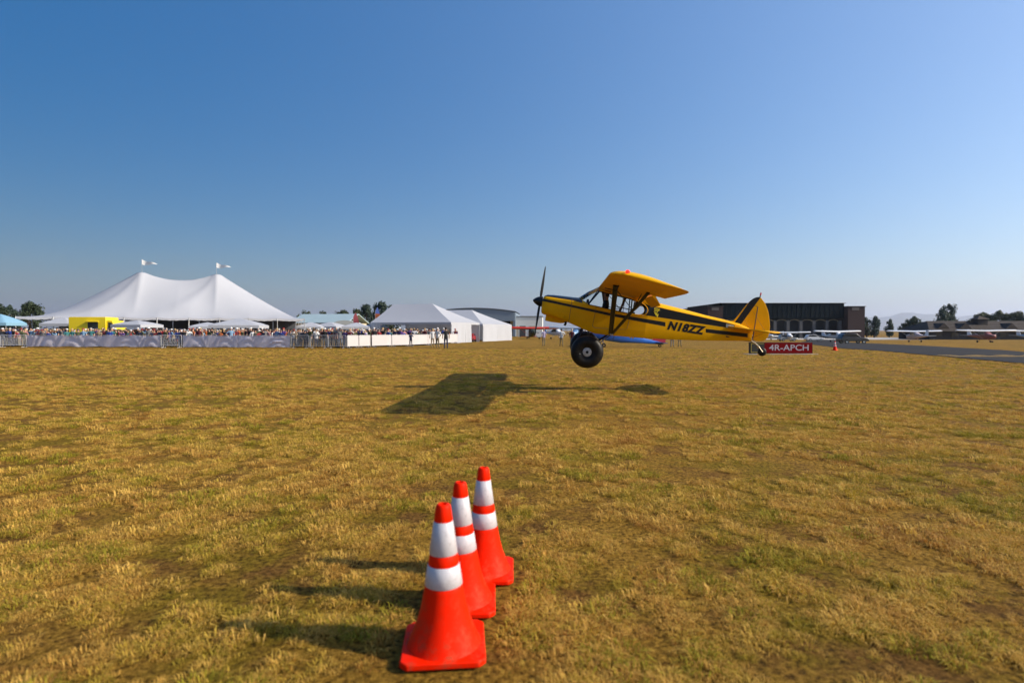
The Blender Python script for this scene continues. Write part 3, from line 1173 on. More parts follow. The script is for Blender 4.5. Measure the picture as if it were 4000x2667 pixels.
    # undercarriage
    for s in (-1, 1):
        wz = -1.675 if s < 0 else -1.645
        wx = -0.05 if s < 0 else -0.09
        b = MB()
        b.tube((-0.06, s * 0.33, -1.195), (wx, s * 0.74, wz), 0.026, flat=0.6, up=(1, 0, 0))
        b.tube((0.50, s * 0.33, -1.185), (-0.03, s * 0.76, wz), 0.022, flat=0.6, up=(1, 0, 0))
        b.tube((wx, s * 0.70, wz), (wx, s * 0.92, wz), 0.03)
        b.build('gear_leg', BLKM, root)
        b = MB()
        b.tube((0.16, 0.0, -1.48), (0.0, s * 0.70, wz + 0.03), 0.02)
        b.tube((0.16, 0.0, -1.48), (0.02, s * 0.05, -1.21), 0.014)
        b.tube((0.16, 0.0, -1.48), (0.45, s * 0.2, -1.19), 0.014)
        b.build('shock_strut', BLKM, root)
        RW = 0.415
        hp = [(0.112, 0.120), (0.130, 0.142), (0.165, 0.168), (0.22, 0.187), (0.28, 0.190), (0.33, 0.177), (0.368, 0.150), (0.394, 0.112), (0.409, 0.066), (RW, 0.022)]
        prof = [(r, -y) for r, y in hp] + [(r, y) for r, y in reversed(hp)]
        b = MB()
        b.lathe(prof, 56, 'y', (wx, s * 0.9, wz))
        w = b.build('wheel', RUB, root, angle=60)
        b = MB()
        b.lathe([(0.113, 0.110), (0.112, 0.140), (0.10, 0.148), (0.072, 0.158), (0.068, 0.162), (0.045, 0.164), (0.040, 0.156), (0.034, 0.151), (0.001, 0.151)] if s > 0 else
                [(0.001, -0.151), (0.034, -0.151), (0.040, -0.156), (0.045, -0.164), (0.068, -0.162), (0.072, -0.158), (0.10, -0.148), (0.112, -0.140), (0.113, -0.110)], 32, 'y', (wx, s * 0.9, wz),
                mis=None)
        b.build('wheel_rim', mat('brushed_hub', (0.50, 0.50, 0.50), 0.5), w)
        b = MB()
        b.lathe([(0.001, -0.012), (0.036, -0.012), (0.036, 0.012), (0.001, 0.012)], 16, 'y', (wx, s * (0.9 + 0.154), wz))
        b.build('hub_cap', BLKM, w)
        b = MB()
        for k in range(6):
            a = k * math.pi / 3
            b.lathe([(0.001, -0.006), (0.008, -0.006), (0.008, 0.006), (0.001, 0.006)], 8, 'y', (wx + 0.085 * math.cos(a), s * (0.9 + 0.154), wz + 0.085 * math.sin(a)))
        tag(b.build('hub_bolts', BLKM, w), kind='stuff')
        b = MB()
        b.tube((wx - 0.19, s * (0.9 + 0.17), wz - 0.07), (wx - 0.165, s * (0.9 + 0.205), wz - 0.065), 0.012, 0.008)
        b.build('valve_stem', ALU, w)
    # exhaust stub, step, belly fittings
    b = MB()
    b.path([(-0.72, -0.10, -1.0), (-0.70, -0.11, -1.06), (-0.73, -0.12, -1.13)], [0.035, 0.033, 0.03], 10)
    b.build('exhaust_pipe', BLKM, root)
    b = MB()
    for x in (1.02, 1.09):
        b.lathe([(0.001, -0.02), (0.02, -0.02), (0.026, 0), (0.02, 0.02), (0.001, 0.02)], 8, 'x', (x, -0.30, -1.165))
    b.build('belly_fitting', mat('brass_fitting', (0.7, 0.45, 0.06), 0.3, metal=0.7), root)
    b = MB()
    b.plate([(3.46, -0.745), (3.53, -0.755), (3.55, -0.77), (3.47, -0.78), (3.44, -0.76)], 0.01, 'y', -0.122)
    b.build('drain_cover', BLK, root)

    # propeller
    b = MB()
    b.lathe([(0.001, -1.685), (0.03, -1.67), (0.075, -1.62), (0.115, -1.55), (0.135, -1.48), (0.138, -1.425), (0.001, -1.42)], 32, 'x', (0, 0, -0.592))
    sp = b.build('spinner', BLK, root)
    for s in (-1, 1):
        secs = []
        for i in range(15):
            t = i / 14
            r = 0.06 + t * 0.90
            ch = 0.052 + 0.075 * math.sin(min(1, t * 1.5) * math.pi / 2) - 0.085 * max(0, t - 0.45) ** 1.2
            ch *= math.sqrt(max(0.02, 1 - max(0, (t - 0.88) / 0.12) ** 2.2)) if t > 0.88 else 1
            th = 0.03 * (1 - 0.85 * t) + 0.004
            tw_ = math.atan2(0.30, r) if r > 0.15 else R(58)
            prof = []
            for k in range(12):
                a = 2 * math.pi * k / 12
                u, v = ch / 2 * math.cos(a), th / 2 * math.sin(a)
                prof.append((-1.485 + u * math.sin(tw_) + v * math.cos(tw_), s * (u * math.cos(tw_) - v * math.sin(tw_)), -0.592 + s * r))
            secs.append(prof)
        b = MB()
        b.loft(secs)
        b.build('propeller_blade', BLKM, root, angle=70)
    return root


PLANE = build_aeroplane()


# ------------------------------------------------------------------ people
def skin_body(name, joints, edges, radii, mats_of):
    """one continuous body: a skeleton of joints grown with a skin, then materials by region"""
    me = bpy.data.meshes.new(name)
    me.from_pydata(joints, edges, [])
    o = bpy.data.objects.new(name, me)
    COL.objects.link(o)
    sk = o.modifiers.new('skin', 'SKIN')
    ly = me.skin_vertices[0].data if me.skin_vertices else None
    if ly is None:
        bpy.context.view_layer.objects.active = o
        ly = me.skin_vertices[0].data
    for i, r in enumerate(radii):
        ly[i].radius = r if isinstance(r, tuple) else (r, r)
        ly[i].use_root = (i == 0)
    sk.use_smooth_shade = True
    sb = o.modifiers.new('subsurf', 'SUBSURF')
    sb.levels = 1
    sb.render_levels = 1
    dg = bpy.context.evaluated_depsgraph_get()
    out = bpy.data.meshes.new_from_object(o.evaluated_get(dg))
    out.name = name
    bpy.data.objects.remove(o)
    bpy.data.meshes.remove(me)
    out.materials.clear()
    for _ in range(4):
        out.materials.append(None)
    for p in out.polygons:
        p.material_index = mats_of(p.center)
        p.use_smooth = True
    return out


def person_mesh(name, pose):
    """standing adult 1.74 m tall facing -y; pose gives hand and foot targets"""
    J, E_, Rd = [], [], []

    def j(p, r, parent=None):
        J.append(p)
        Rd.append(r)
        if parent is not None:
            E_.append((parent, len(J) - 1))
        return len(J) - 1
    pel = j((0, 0, 0.94), (0.155, 0.115))
    wai = j((0, 0.0, 1.10), (0.140, 0.105), pel)
    che = j((0, 0.0, 1.30), (0.170, 0.12), wai)
    nk0 = j((0, 0.0, 1.44), (0.085, 0.075), che)
    nk1 = j((0, -0.01, 1.52), (0.052, 0.055), nk0)
    hd0 = j((0, -0.025, 1.585), (0.070, 0.085), nk1)
    hd1 = j((0, -0.02, 1.675), (0.076, 0.092), hd0)
    j((0, -0.015, 1.725), (0.045, 0.055), hd1)
    for s, key in ((-1, 'l'), (1, 'r')):
        el, ha = pose['elbow_' + key], pose['hand_' + key]
        sh = j((s * 0.185, 0, 1.40), 0.065, che)
        e = j(el, 0.047, sh)
        h = j(ha, 0.034, e)
        d = (Vector(ha) - Vector(el)).normalized() * 0.09
        j(tuple(Vector(ha) + d), (0.036, 0.022), h)
        kn, ft = pose['knee_' + key], pose['foot_' + key]
        hp = j((s * 0.09, 0, 0.86), 0.088, pel)
        k = j(kn, 0.058, hp)
        a = j(ft, 0.042, k)
        j((ft[0] * 1.08, ft[1] - 0.15, 0.04), (0.045, 0.035), a)

    def region(c):
        if c.z > 1.475:
            return 0
        if c.z < 0.09:
            return 3
        side = abs(c.x) > 0.235 or (c.y < -0.16)
        if 0.5 < c.z < 1.46:
            if side and c.z < pose.get('sleeve', 1.22):
                return 0
            if c.z > 0.90:
                return 1
        return 2
    return skin_body(name, J, E_, Rd, region)


def hair_mesh():
    b = MB()
    b.lathe([(0.088, 1.60), (0.094, 1.64), (0.094, 1.69), (0.080, 1.74), (0.045, 1.768), (0.001, 1.775)], 14, 'z', (0, 0.012, 0))
    return b.mesh('hair', mat('hair_brown', (0.05, 0.03, 0.02), 0.8))


def cap_mesh():
    b = MB()
    b.lathe([(0.094, 1.672), (0.096, 1.70), (0.086, 1.745), (0.05, 1.775), (0.001, 1.782)], 14, 'z', (0, -0.008, 0))
    b.add([(-0.075, -0.085, 1.682), (0.075, -0.085, 1.682), (0.055, -0.175, 1.668), (-0.055, -0.175, 1.668), (-0.075, -0.085, 1.692), (0.075, -0.085, 1.692), (0.055, -0.175, 1.676), (-0.055, -0.175, 1.676)],
          [(0, 1, 2, 3), (7, 6, 5, 4), (0, 4, 5, 1), (1, 5, 6, 2), (2, 6, 7, 3), (3, 7, 4, 0)])
    return b.mesh('cap', WHITE)


def hat_mesh():
    b = MB()
    b.lathe([(0.19, 1.675), (0.19, 1.683), (0.10, 1.695), (0.096, 1.75), (0.075, 1.785), (0.001, 1.79)], 18, 'z', (0, -0.008, 0))
    return b.mesh('sun_hat', WHITE)


POSES = {
    'relaxed': dict(elbow_l=(-0.25, 0.03, 1.13), hand_l=(-0.26, -0.05, 0.89), elbow_r=(0.25, 0.03, 1.13), hand_r=(0.26, -0.05, 0.89), knee_l=(-0.10, -0.02, 0.48), foot_l=(-0.11, 0.02, 0.08), knee_r=(0.10, -0.02, 0.48), foot_r=(0.12, 0.02, 0.08)),
    'shading': dict(elbow_l=(-0.25, 0.03, 1.13), hand_l=(-0.26, -0.05, 0.89), elbow_r=(0.33, -0.13, 1.35), hand_r=(0.14, -0.20, 1.60), knee_l=(-0.10, -0.03, 0.48), foot_l=(-0.13, 0.02, 0.08), knee_r=(0.11, -0.02, 0.48), foot_r=(0.14, 0.0, 0.08)),
    'filming': dict(elbow_l=(-0.26, -0.16, 1.22), hand_l=(-0.07, -0.33, 1.45), elbow_r=(0.26, -0.16, 1.22), hand_r=(0.07, -0.33, 1.45), knee_l=(-0.10, -0.02, 0.48), foot_l=(-0.12, 0.02, 0.08), knee_r=(0.10, -0.02, 0.48), foot_r=(0.12, 0.02, 0.08)),
    'hips': dict(elbow_l=(-0.40, 0.08, 1.16), hand_l=(-0.20, 0.0, 0.99), elbow_r=(0.25, 0.03, 1.13), hand_r=(0.27, -0.05, 0.89), knee_l=(-0.10, -0.02, 0.48), foot_l=(-0.14, 0.02, 0.08), knee_r=(0.11, -0.04, 0.48), foot_r=(0.15, -0.04, 0.08)),
    'striding': dict(elbow_l=(-0.24, 0.12, 1.14), hand_l=(-0.25, 0.10, 0.90), elbow_r=(0.24, -0.10, 1.14), hand_r=(0.24, -0.25, 0.95), knee_l=(-0.09, -0.17, 0.50), foot_l=(-0.10, -0.16, 0.09), knee_r=(0.09, 0.05, 0.48), foot_r=(0.10, 0.30, 0.10)),
}
BODIES = {k: person_mesh('person', p) for k, p in POSES.items()}
HAIR, CAP, HAT = hair_mesh(), cap_mesh(), hat_mesh()
SKINS = [mat('skin_light', (0.50, 0.29, 0.20), 0.6), mat('skin_tan', (0.36, 0.19, 0.12), 0.6), mat('skin_dark', (0.13, 0.065, 0.04), 0.6)]
CLOTH = {k: mat('cloth_' + k.replace(' ', '_'), tuple(v * (0.9 if k == 'white' else 0.62) for v in c), 0.85) for k, c in {
    'white': (0.72, 0.72, 0.72), 'black': (0.015, 0.015, 0.017), 'navy': (0.02, 0.03, 0.09), 'red': (0.42, 0.025, 0.03), 'maroon': (0.16, 0.02, 0.03), 'royal blue': (0.02, 0.07, 0.42),
    'light blue': (0.25, 0.45, 0.68), 'grey': (0.22, 0.22, 0.23), 'olive green': (0.10, 0.12, 0.05), 'purple': (0.12, 0.05, 0.28), 'orange': (0.65, 0.16, 0.03), 'pink': (0.62, 0.28, 0.30), 'tan': (0.42, 0.32, 0.20), 'teal': (0.04, 0.22, 0.24),
    'lavender': (0.42, 0.38, 0.60), 'khaki': (0.32, 0.26, 0.16), 'denim': (0.06, 0.09, 0.18)}.items()}
SHOE = mat('shoe_dark', (0.03, 0.025, 0.02), 0.7)
HAIRS = {'dark hair': (0.018, 0.012, 0.009), 'fair hair': (0.40, 0.27, 0.12), 'grey hair': (0.35, 0.34, 0.33)}
HAIRM = {k: mat(k.replace(' ', '_'), c, 0.7) for k, c in HAIRS.items()}


def slot(o, i, m):
    o.material_slots[i].link = 'OBJECT'
    o.material_slots[i].material = m


def person(loc, pose, shirt, trousers, head, label, group, rz=0.0, scale=1.0, skin=0):
    o = link('person', BODIES[pose], None, loc, rz)
    o.scale = (scale * random.uniform(0.97, 1.1), scale * random.uniform(0.97, 1.1), scale)
    for i, m in enumerate((SKINS[skin], CLOTH[shirt], CLOTH[trousers], SHOE)):
        slot(o, i, m)
    if head in HAIRM:
        h = link('hair', HAIR, o)
        slot(h, 0, HAIRM[head])
    else:
        colr, kind = head.rsplit(' ', 1)
        h = link('cap' if kind == 'cap' else 'sun_hat', CAP if kind == 'cap' else HAT, o)
        slot(h, 0, CLOTH[colr])
    tag(o, label, 'person', group)
    return o


# ------------------------------------------------------------------ traffic cones
def build_cone():
    root = empty('traffic_cone')
    b = MB()
    hw, ch, t = 0.196, 0.032, 0.030
    sq = [(-hw + ch, -hw), (hw - ch, -hw), (hw, -hw + ch), (hw, hw - ch), (hw - ch, hw), (-hw + ch, hw), (-hw, hw - ch), (-hw, -hw + ch)]
    b.plate(sq, t, 'z', 0.012 + t / 2)
    for sx in (-1, 1):
        for sy in (-1, 1):
            b.box(sx * 0.15 - 0.02, sx * 0.15 + 0.02, sy * 0.15 - 0.02, sy * 0.15 + 0.02, 0.0, 0.014)
    base = b.build('base', ORANGE, root)
    bevel(base, 0.008, 3)
    H = 0.705

    RZ = [0.045, 0.07, 0.10, 0.17, 0.25, 0.32, 0.42, 0.47, 0.62, 0.705]
    RR = [0.176, 0.163, 0.149, 0.121, 0.102, 0.090, 0.075, 0.067, 0.046, 0.035]

    def rad(z):
        return float(np.interp(z, RZ, RR))
    b = MB()
    prof = [(0.183, 0.036), (0.179, 0.041)] + [(rad(z), z) for z in (0.05, 0.07, 0.10, 0.13)]
    zs = [0.16, 0.22, 0.30, 0.318, 0.322]
    prof += [(rad(z), z) for z in (0.16, 0.22, 0.30, 0.318)]
    prof += [(rad(0.322) - 0.002, 0.322), (rad(0.417) - 0.002, 0.417), (rad(0.421), 0.421), (rad(0.466), 0.466), (rad(0.470) - 0.002, 0.470), (rad(0.622) - 0.002, 0.622), (rad(0.626), 0.626), (rad(0.69), 0.69),
             (0.033, 0.699), (0.028, 0.704), (0.021, 0.705), (0.019, 0.69), (0.018, 0.6)]
    b.lathe(prof, 40)
    b.build('cone_body', ORANGE, root, angle=50)
    for z0, z1 in ((0.321, 0.418), (0.469, 0.623)):
        b = MB()
        b.lathe([(rad(z0) - 0.001, z0), (rad(z0) + 0.0012, z0 + 0.0015), (rad(z1) + 0.0012, z1 - 0.0015), (rad(z1) - 0.001, z1)], 40)
        b.build('reflective_band', REFL, root, angle=80)
    return root


cone = build_cone()
CG = 'traffic cones standing in a row in the grass'
for i, (x, y, rz, lab) in enumerate((
        (-0.341, 2.83, 5, 'orange traffic cone with two white bands, nearest and largest of the three in the row'),
        (-0.297, 3.30, 2, 'orange traffic cone with two white bands, middle one of the row, partly behind the nearest'),
        (-0.187, 3.71, 0, 'orange traffic cone with two white bands, farthest of the three in the row'))):
    c = cone if i == 0 else copy_tree(cone)
    c.location = (x, y, 0.0)
    c.rotation_euler = (R(random.uniform(-1, 1)), R(random.uniform(-0.5, 1)), R(rz))
    c.scale = [(1.04, 1.04, 1.04), (1.02, 1.02, 1.02), (1.0, 1.0, 1.0)][i]
    tag(c, lab, 'traffic cone', CG)
c = copy_tree(cone)
c.location = gp(3262, 45)
c.rotation_euler = (0, 0, R(20))
tag(c, 'small distant orange cone with white bands beside the asphalt taxiway', 'traffic cone')


# ------------------------------------------------------------------ runway sign
def build_sign():
    d = 37.8
    x0, x1, x2 = gx(2930, d), gx(2986, d), gx(3175, d)
    root = empty('runway_sign', ((x0 + x2) / 2, d, 0))
    cx = (x0 + x2) / 2
    tag(root, 'low red runway sign with white lettering and a black end panel in the grass', 'sign')
    REDS = mat('red_sign_face', (0.17, 0.001, 0.003), 0.8, spec=0.08, var=0.05, scale=2)
    SB = mat('black_sign_face', (0.018, 0.017, 0.010), 0.5)
    ys = mat('yellow_sign_border', (0.42, 0.30, 0.02), 0.5)
    b = MB()
    b.box(x0 - cx, x2 - cx, 0.0, 0.22, 0.06, 0.80)
    bevel(b.build('housing', BLKM, root), 0.01)
    b = MB()
    b.box(x1 - cx + 0.01, x2 - cx - 0.03, -0.012, 0.001, 0.085, 0.775)
    b.build('red_panel', REDS, root)
    b = MB()
    b.box(x0 - cx + 0.03, x1 - cx - 0.01, -0.012, 0.001, 0.085, 0.775)
    bp = b.build('black_panel', SB, root)
    b = MB()
    a0, a1 = x0 - cx + 0.06, x1 - cx - 0.04
    b.box(a0, a1, -0.016, -0.011, 0.70, 0.735).box(a0, a1, -0.016, -0.011, 0.125, 0.16).box(a0, a0 + 0.035, -0.016, -0.011, 0.16, 0.70)
    b.build('yellow_border', ys, bp)
    me = text_mesh('sign_lettering', '4R-APCH', 0.56, mat('white_sign_letters', (0.46, 0.43, 0.47), 0.6, spec=0.1), offset=0.004, extrude=0.002, space=1.0)
    wx = max(v.co.x for v in me.vertices) - min(v.co.x for v in me.vertices)
    o = link('sign_lettering', me, root, ((x1 + x2) / 2 - cx + 0.04, -0.0145, 0.43))
    o.rotation_euler = (math.pi / 2, 0, 0)
    o.scale = (min(1.4, 2.62 / wx), 1, 1)
    for xx in (-1.7, -0.6, 0.6, 1.7):
        b = MB()
        b.box(xx - 0.05, xx + 0.05, 0.06, 0.16, -0.02, 0.06)
        b.build('leg', ALU, root)
    b = MB()
    b.box(-2.3, 2.3, -0.35, 0.55, -0.02, 0.025)
    b.build('footing', CONC, root)


build_sign()


# ------------------------------------------------------------------ fence along the crowd
MESHC = mat('pale_banner_mesh', (0.70, 0.67, 0.76), 0.8, var=0.12, scale=1.2, trans=0.35)
GALV = mat('galvanised_steel', (0.42, 0.43, 0.45), 0.5, metal=0.5)


def line_pt(px):
    """depth of the fence line at an image column"""
    return float(np.interp(px, [-80, 1350, 1440, 1600, 1700, 1790], [54.5, 50.8, 53.0, 57.0, 62.0, 70.5]))


def fpt(px):
    d = line_pt(px)
    return Vector((gx(px, d), d, 0))


def banner(px0, px1, label):
    p, q = fpt(px0), fpt(px1)
    L = (q - p).length
    root = empty('banner_fence', p, math.atan2(q.y - p.y, q.x - p.x))
    tag(root, label, 'fence', 'fence sections along the front of the crowd')
    n = max(1, round(L / 2.5))
    for i in range(n + 1):
        b = MB()
        b.tube((L * i / n, 0.03, -0.02), (L * i / n, 0.03, 1.17), 0.025)
        b.build('post', GALV, root)
    b = MB()
    ph = [(random.uniform(0.8, 2.4), random.uniform(1.2, 2.8), random.uniform(-0.25, 0.25), random.uniform(0.5, 1.3)) for _ in range(n + 1)]
    rows = []
    k = int(L / 0.18)
    for j in range(7):
        t = j / 6
        r = []
        for i in range(k + 1):
            x = L * i / k
            u = (x / L * n) % 1.0
            sag = 4 * u * (1 - u)
            z0 = 0.05 + 0.05 * sag * math.sin(i * 0.21) ** 2
            z1 = 1.14 - 0.07 * sag
            r.append((x, -0.02 - (0.02 + 0.06 * sag) * ph[min(n, int(x / L * n))][3] * math.sin(6.283 * (ph[min(n, int(x / L * n))][0] * t + ph[min(n, int(x / L * n))][1] * (u - 0.5 + ph[min(n, int(x / L * n))][2]) ** 2 * 4)) - 0.02 * math.sin(x * 4.1 - t * 2.5), z0 + (z1 - z0) * t))
        rows.append(r)
    b.loft(rows, closed=False, caps=False)
    b.build('banner_cloth', MESHC, root)
    b = MB()
    b.tube((0, -0.01, 1.14), (L, -0.01, 1.14), 0.012)
    b.build('top_rope', ROPE, root)


def barrier(px0, px1, label, m, solid=False):
    p, q = fpt(px0), fpt(px1)
    L = (q - p).length - 0.04
    root = empty('crowd_barrier', p, math.atan2(q.y - p.y, q.x - p.x))
    tag(root, label, 'barrier', 'crowd barriers along the front of the crowd')
    b = MB()
    b.path([(0.02, 0, 0.10), (0.02, 0, 1.08), (0.09, 0, 1.15), (L - 0.09, 0, 1.15), (L - 0.02, 0, 1.08), (L - 0.02, 0, 0.10)], 0.024, 7)
    b.tube((0.02, 0, 0.2), (L - 0.02, 0, 0.2), 0.02, n=7)
    b.build('frame', m, root)
    for x in (0.25, L - 0.25):
        f = MB()
        f.tube((x, -0.3, 0.02), (x, 0.3, 0.02), 0.02, n=6)
        f.tube((x, 0, 0.02), (x, 0, 0.2), 0.02, n=6)
        f.build('foot', m, root)
    if solid:
        b = MB()
        b.box(0.05, L - 0.05, -0.014, 0.014, 0.16, 1.12)
        b.build('panel', m, root)
    else:
        b = MB()
        nb = max(3, int(L / 0.125))
        for i in range(nb):
            x = 0.06 + (L - 0.12) * (i + 0.5) / nb
            b.tube((x, 0, 0.2), (x, 0, 1.14), 0.011, n=5)
        o = b.build('bars', m, root)
        tag(o, kind='stuff')


WB = mat('white_barrier_paint', (0.62, 0.63, 0.65), 0.5, var=0.05)
WPL = mat('white_plastic', (0.50, 0.48, 0.48), 0.5, var=0.06, scale=0.8)
barrier(-90, 0, 'white steel crowd barrier cut by the left edge of the photo', WB)
barrier(0, 105, 'white steel crowd barrier in front of the blue canopy at far left', WB)
banner(105, 330, 'pale lavender banner fence in front of the yellow truck')
banner(330, 625, 'pale lavender banner fence right of the yellow truck, under the left tent peak')
barrier(628, 712, 'white steel crowd barrier between two banner fences', WB)
banner(715, 930, 'pale lavender banner fence under the right tent peak')
banner(930, 1132, 'pale lavender banner fence ending at the open steel barriers')
for i, (a, lab) in enumerate(((1136, 'open steel barrier next to the last banner fence'), (1210, 'open steel barrier, second right of the last banner fence'), (1282, 'open steel barrier left of the white solid panels'))):
    barrier(a, a + 72, lab, GALV)
barrier(1356, 1402, 'white solid barrier panel right of the open steel barriers', WPL, True)
barrier(1402, 1448, 'white solid barrier panel, second right of the open steel barriers', WPL, True)
for a, z, lab in ((1452, 1530, 'white sheeted barrier left of the crouching photographer'), (1530, 1600, 'white sheeted barrier behind the crouching photographer'), (1600, 1672, 'white sheeted barrier behind the man in white'),
                  (1672, 1735, 'white sheeted barrier behind the man in black'), (1735, 1788, 'white sheeted barrier reaching the corner of the square white tent')):
    barrier(a, z, lab, WPL, True)


# ------------------------------------------------------------------ big white pole tent
def build_pole_tent():
    FL, FR = Vector((gx(62, 60), 60, 0)), Vector((gx(1190, 72), 72, 0))
    u = (FR - FL)
    L = u.length
    rz = math.atan2(u.y, u.x)
    W = 15.0
    root = empty('pole_tent', FL, rz)
    tag(root, 'big white tent with two tall peaks behind the crowd fence', 'tent')
    EA, PK = 3.08, 9.1
    P1, P2 = 0.357 * L, 0.645 * L

    def ridge(x):
        if x < P1:
            return EA + (PK - EA) * (max(0, x) / P1) ** 1.18
        if x > P2:
            return EA + (PK + 0.1 - EA) * (max(0, L - x) / (L - P2)) ** 1.15
        t = (x - P1) / (P2 - P1)
        return PK - 1.15 * (4 * t * (1 - t)) ** 0.75 + 0.1 * t

    def surf(x, y):
        v = abs(2 * y / W - 1)
        k = min((ridge(x) - EA) / (PK - EA), 1.0)
        near = min(abs(x - P1), abs(x - P2))
        p = 1.12 + 0.32 * math.exp(-(near / 2.6) ** 2)
        h = EA + (ridge(x) - EA) * max(0, 1 - v) ** p
        # gentle scallop along the eave, seams pulled down between the side poles
        e = 0.10 * math.sin(math.pi * (x / L * 9) % math.pi) * v ** 4 * (1 if 0.01 < x / L < 0.99 else 0)
        h -= e
        if near < 2.5:
            h = min(h, PK - 0.30 + (0.1 if abs(x - P2) < 2.5 else 0))
        # seams drawn from each peak down to the front and back eaves, slanting to the left
        for pk in (P1, P2):
            xs = pk - 0.175 * L * v
            w = 0.3 + 1.7 * v
            h += 0.20 * math.exp(-((x - xs) / w) ** 2) * (1 - v) ** 0.8 * v ** 0.6 * 2.0 * (1 if x > 0 else 0) * min(1.0, 6 * (1 - v))
        return h
    NX, NY = 150, 60
    v = []
    for j in range(NY + 1):
        for i in range(NX + 1):
            x, y = L * i / NX, W * j / NY
            v.append((x, y, surf(x, y)))
    f = [(j * (NX + 1) + i, j * (NX + 1) + i + 1, (j + 1) * (NX + 1) + i + 1, (j + 1) * (NX + 1) + i) for j in range(NY) for i in range(NX)]
    b = MB()
    b.add(v, f)
    b.build('canopy', CANV, root, angle=80)
    # valance along the eave
    b = MB()
    edge = [(L * i / 80, 0) for i in range(81)] + [(L, W * i / 40) for i in range(1, 41)] + [(L - L * i / 80, W) for i in range(1, 81)] + [(0, W - W * i / 40) for i in range(1, 41)]
    top = [(x, y, surf(x, y) + 0.0) for x, y in edge]
    bot = [(x, y, surf(x, y) - 0.22 - 0.05 * (i % 2)) for i, (x, y) in enumerate(edge)]
    b.loft([top, bot], closed=False, caps=False)
    b.build('valance', CANV, root)
    for x in (P1, P2):
        b = MB()
        b.tube((x, W / 2, 0), (x, W / 2, PK - 0.25), 0.07)
        po = b.build('centre_pole', GALV, root)
        b = MB()
        r = [[], [], []]
        for i in range(10):
            t = i / 9
            w = 0.62 * (1 - t) ** 0.8 + 0.02
            xx, yy = x + 1.9 * t * 0.92, W / 2 - 1.9 * t * 0.38 + 0.12 * math.sin(t * 7)
            zc = PK + 1.02 - 0.32 * t - 0.08 * math.sin(t * 6)
            r[0].append((xx, yy, zc + w / 2))
            r[1].append((xx, yy, zc))
            r[2].append((xx, yy, zc - w / 2))
        b.loft(r, closed=False, caps=False)
        b.build('pennant', WHITE, po)
        b = MB()
        b.tube((x, W / 2, PK - 0.3), (x, W / 2, PK + 1.35), 0.018)
        b.build('flag_staff', GALV, po)
    n = 9
    side = [(L * i / n, 0) for i in range(n + 1)] + [(L * i / n, W) for i in range(n + 1)] + [(0, W / 3), (0, 2 * W / 3), (L, W / 3), (L, 2 * W / 3)]
    for x, y in side:
        b = MB()
        b.tube((x, y, 0), (x, y, surf(x, y)), 0.045, n=6)
        b.build('side_pole', GALV, root)
        gxo, gyo = (0, -1.6) if y == 0 else ((0, 1.6) if y == W else ((-1.6, 0) if x == 0 else (1.6, 0)))
        b = MB()
        b.tube((x, y, surf(x, y)), (x + gxo, y + gyo, 0.0), 0.012, n=4)
        b.build('guy_rope', ROPE, root)
    for i in range(n):
        if i in (2, 6):
            continue
        x0, x1 = L * i / n + 0.06, L * (i + 1) / n - 0.06
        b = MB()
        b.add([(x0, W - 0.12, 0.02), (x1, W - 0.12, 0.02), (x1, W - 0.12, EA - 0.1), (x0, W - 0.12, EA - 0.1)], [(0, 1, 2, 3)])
        b.build('back_wall', mat('shaded_tent_wall', (0.05, 0.055, 0.065), 0.8), root)  # shade inside the white tent is put into this near-black wall colour
    return root


build_pole_tent()


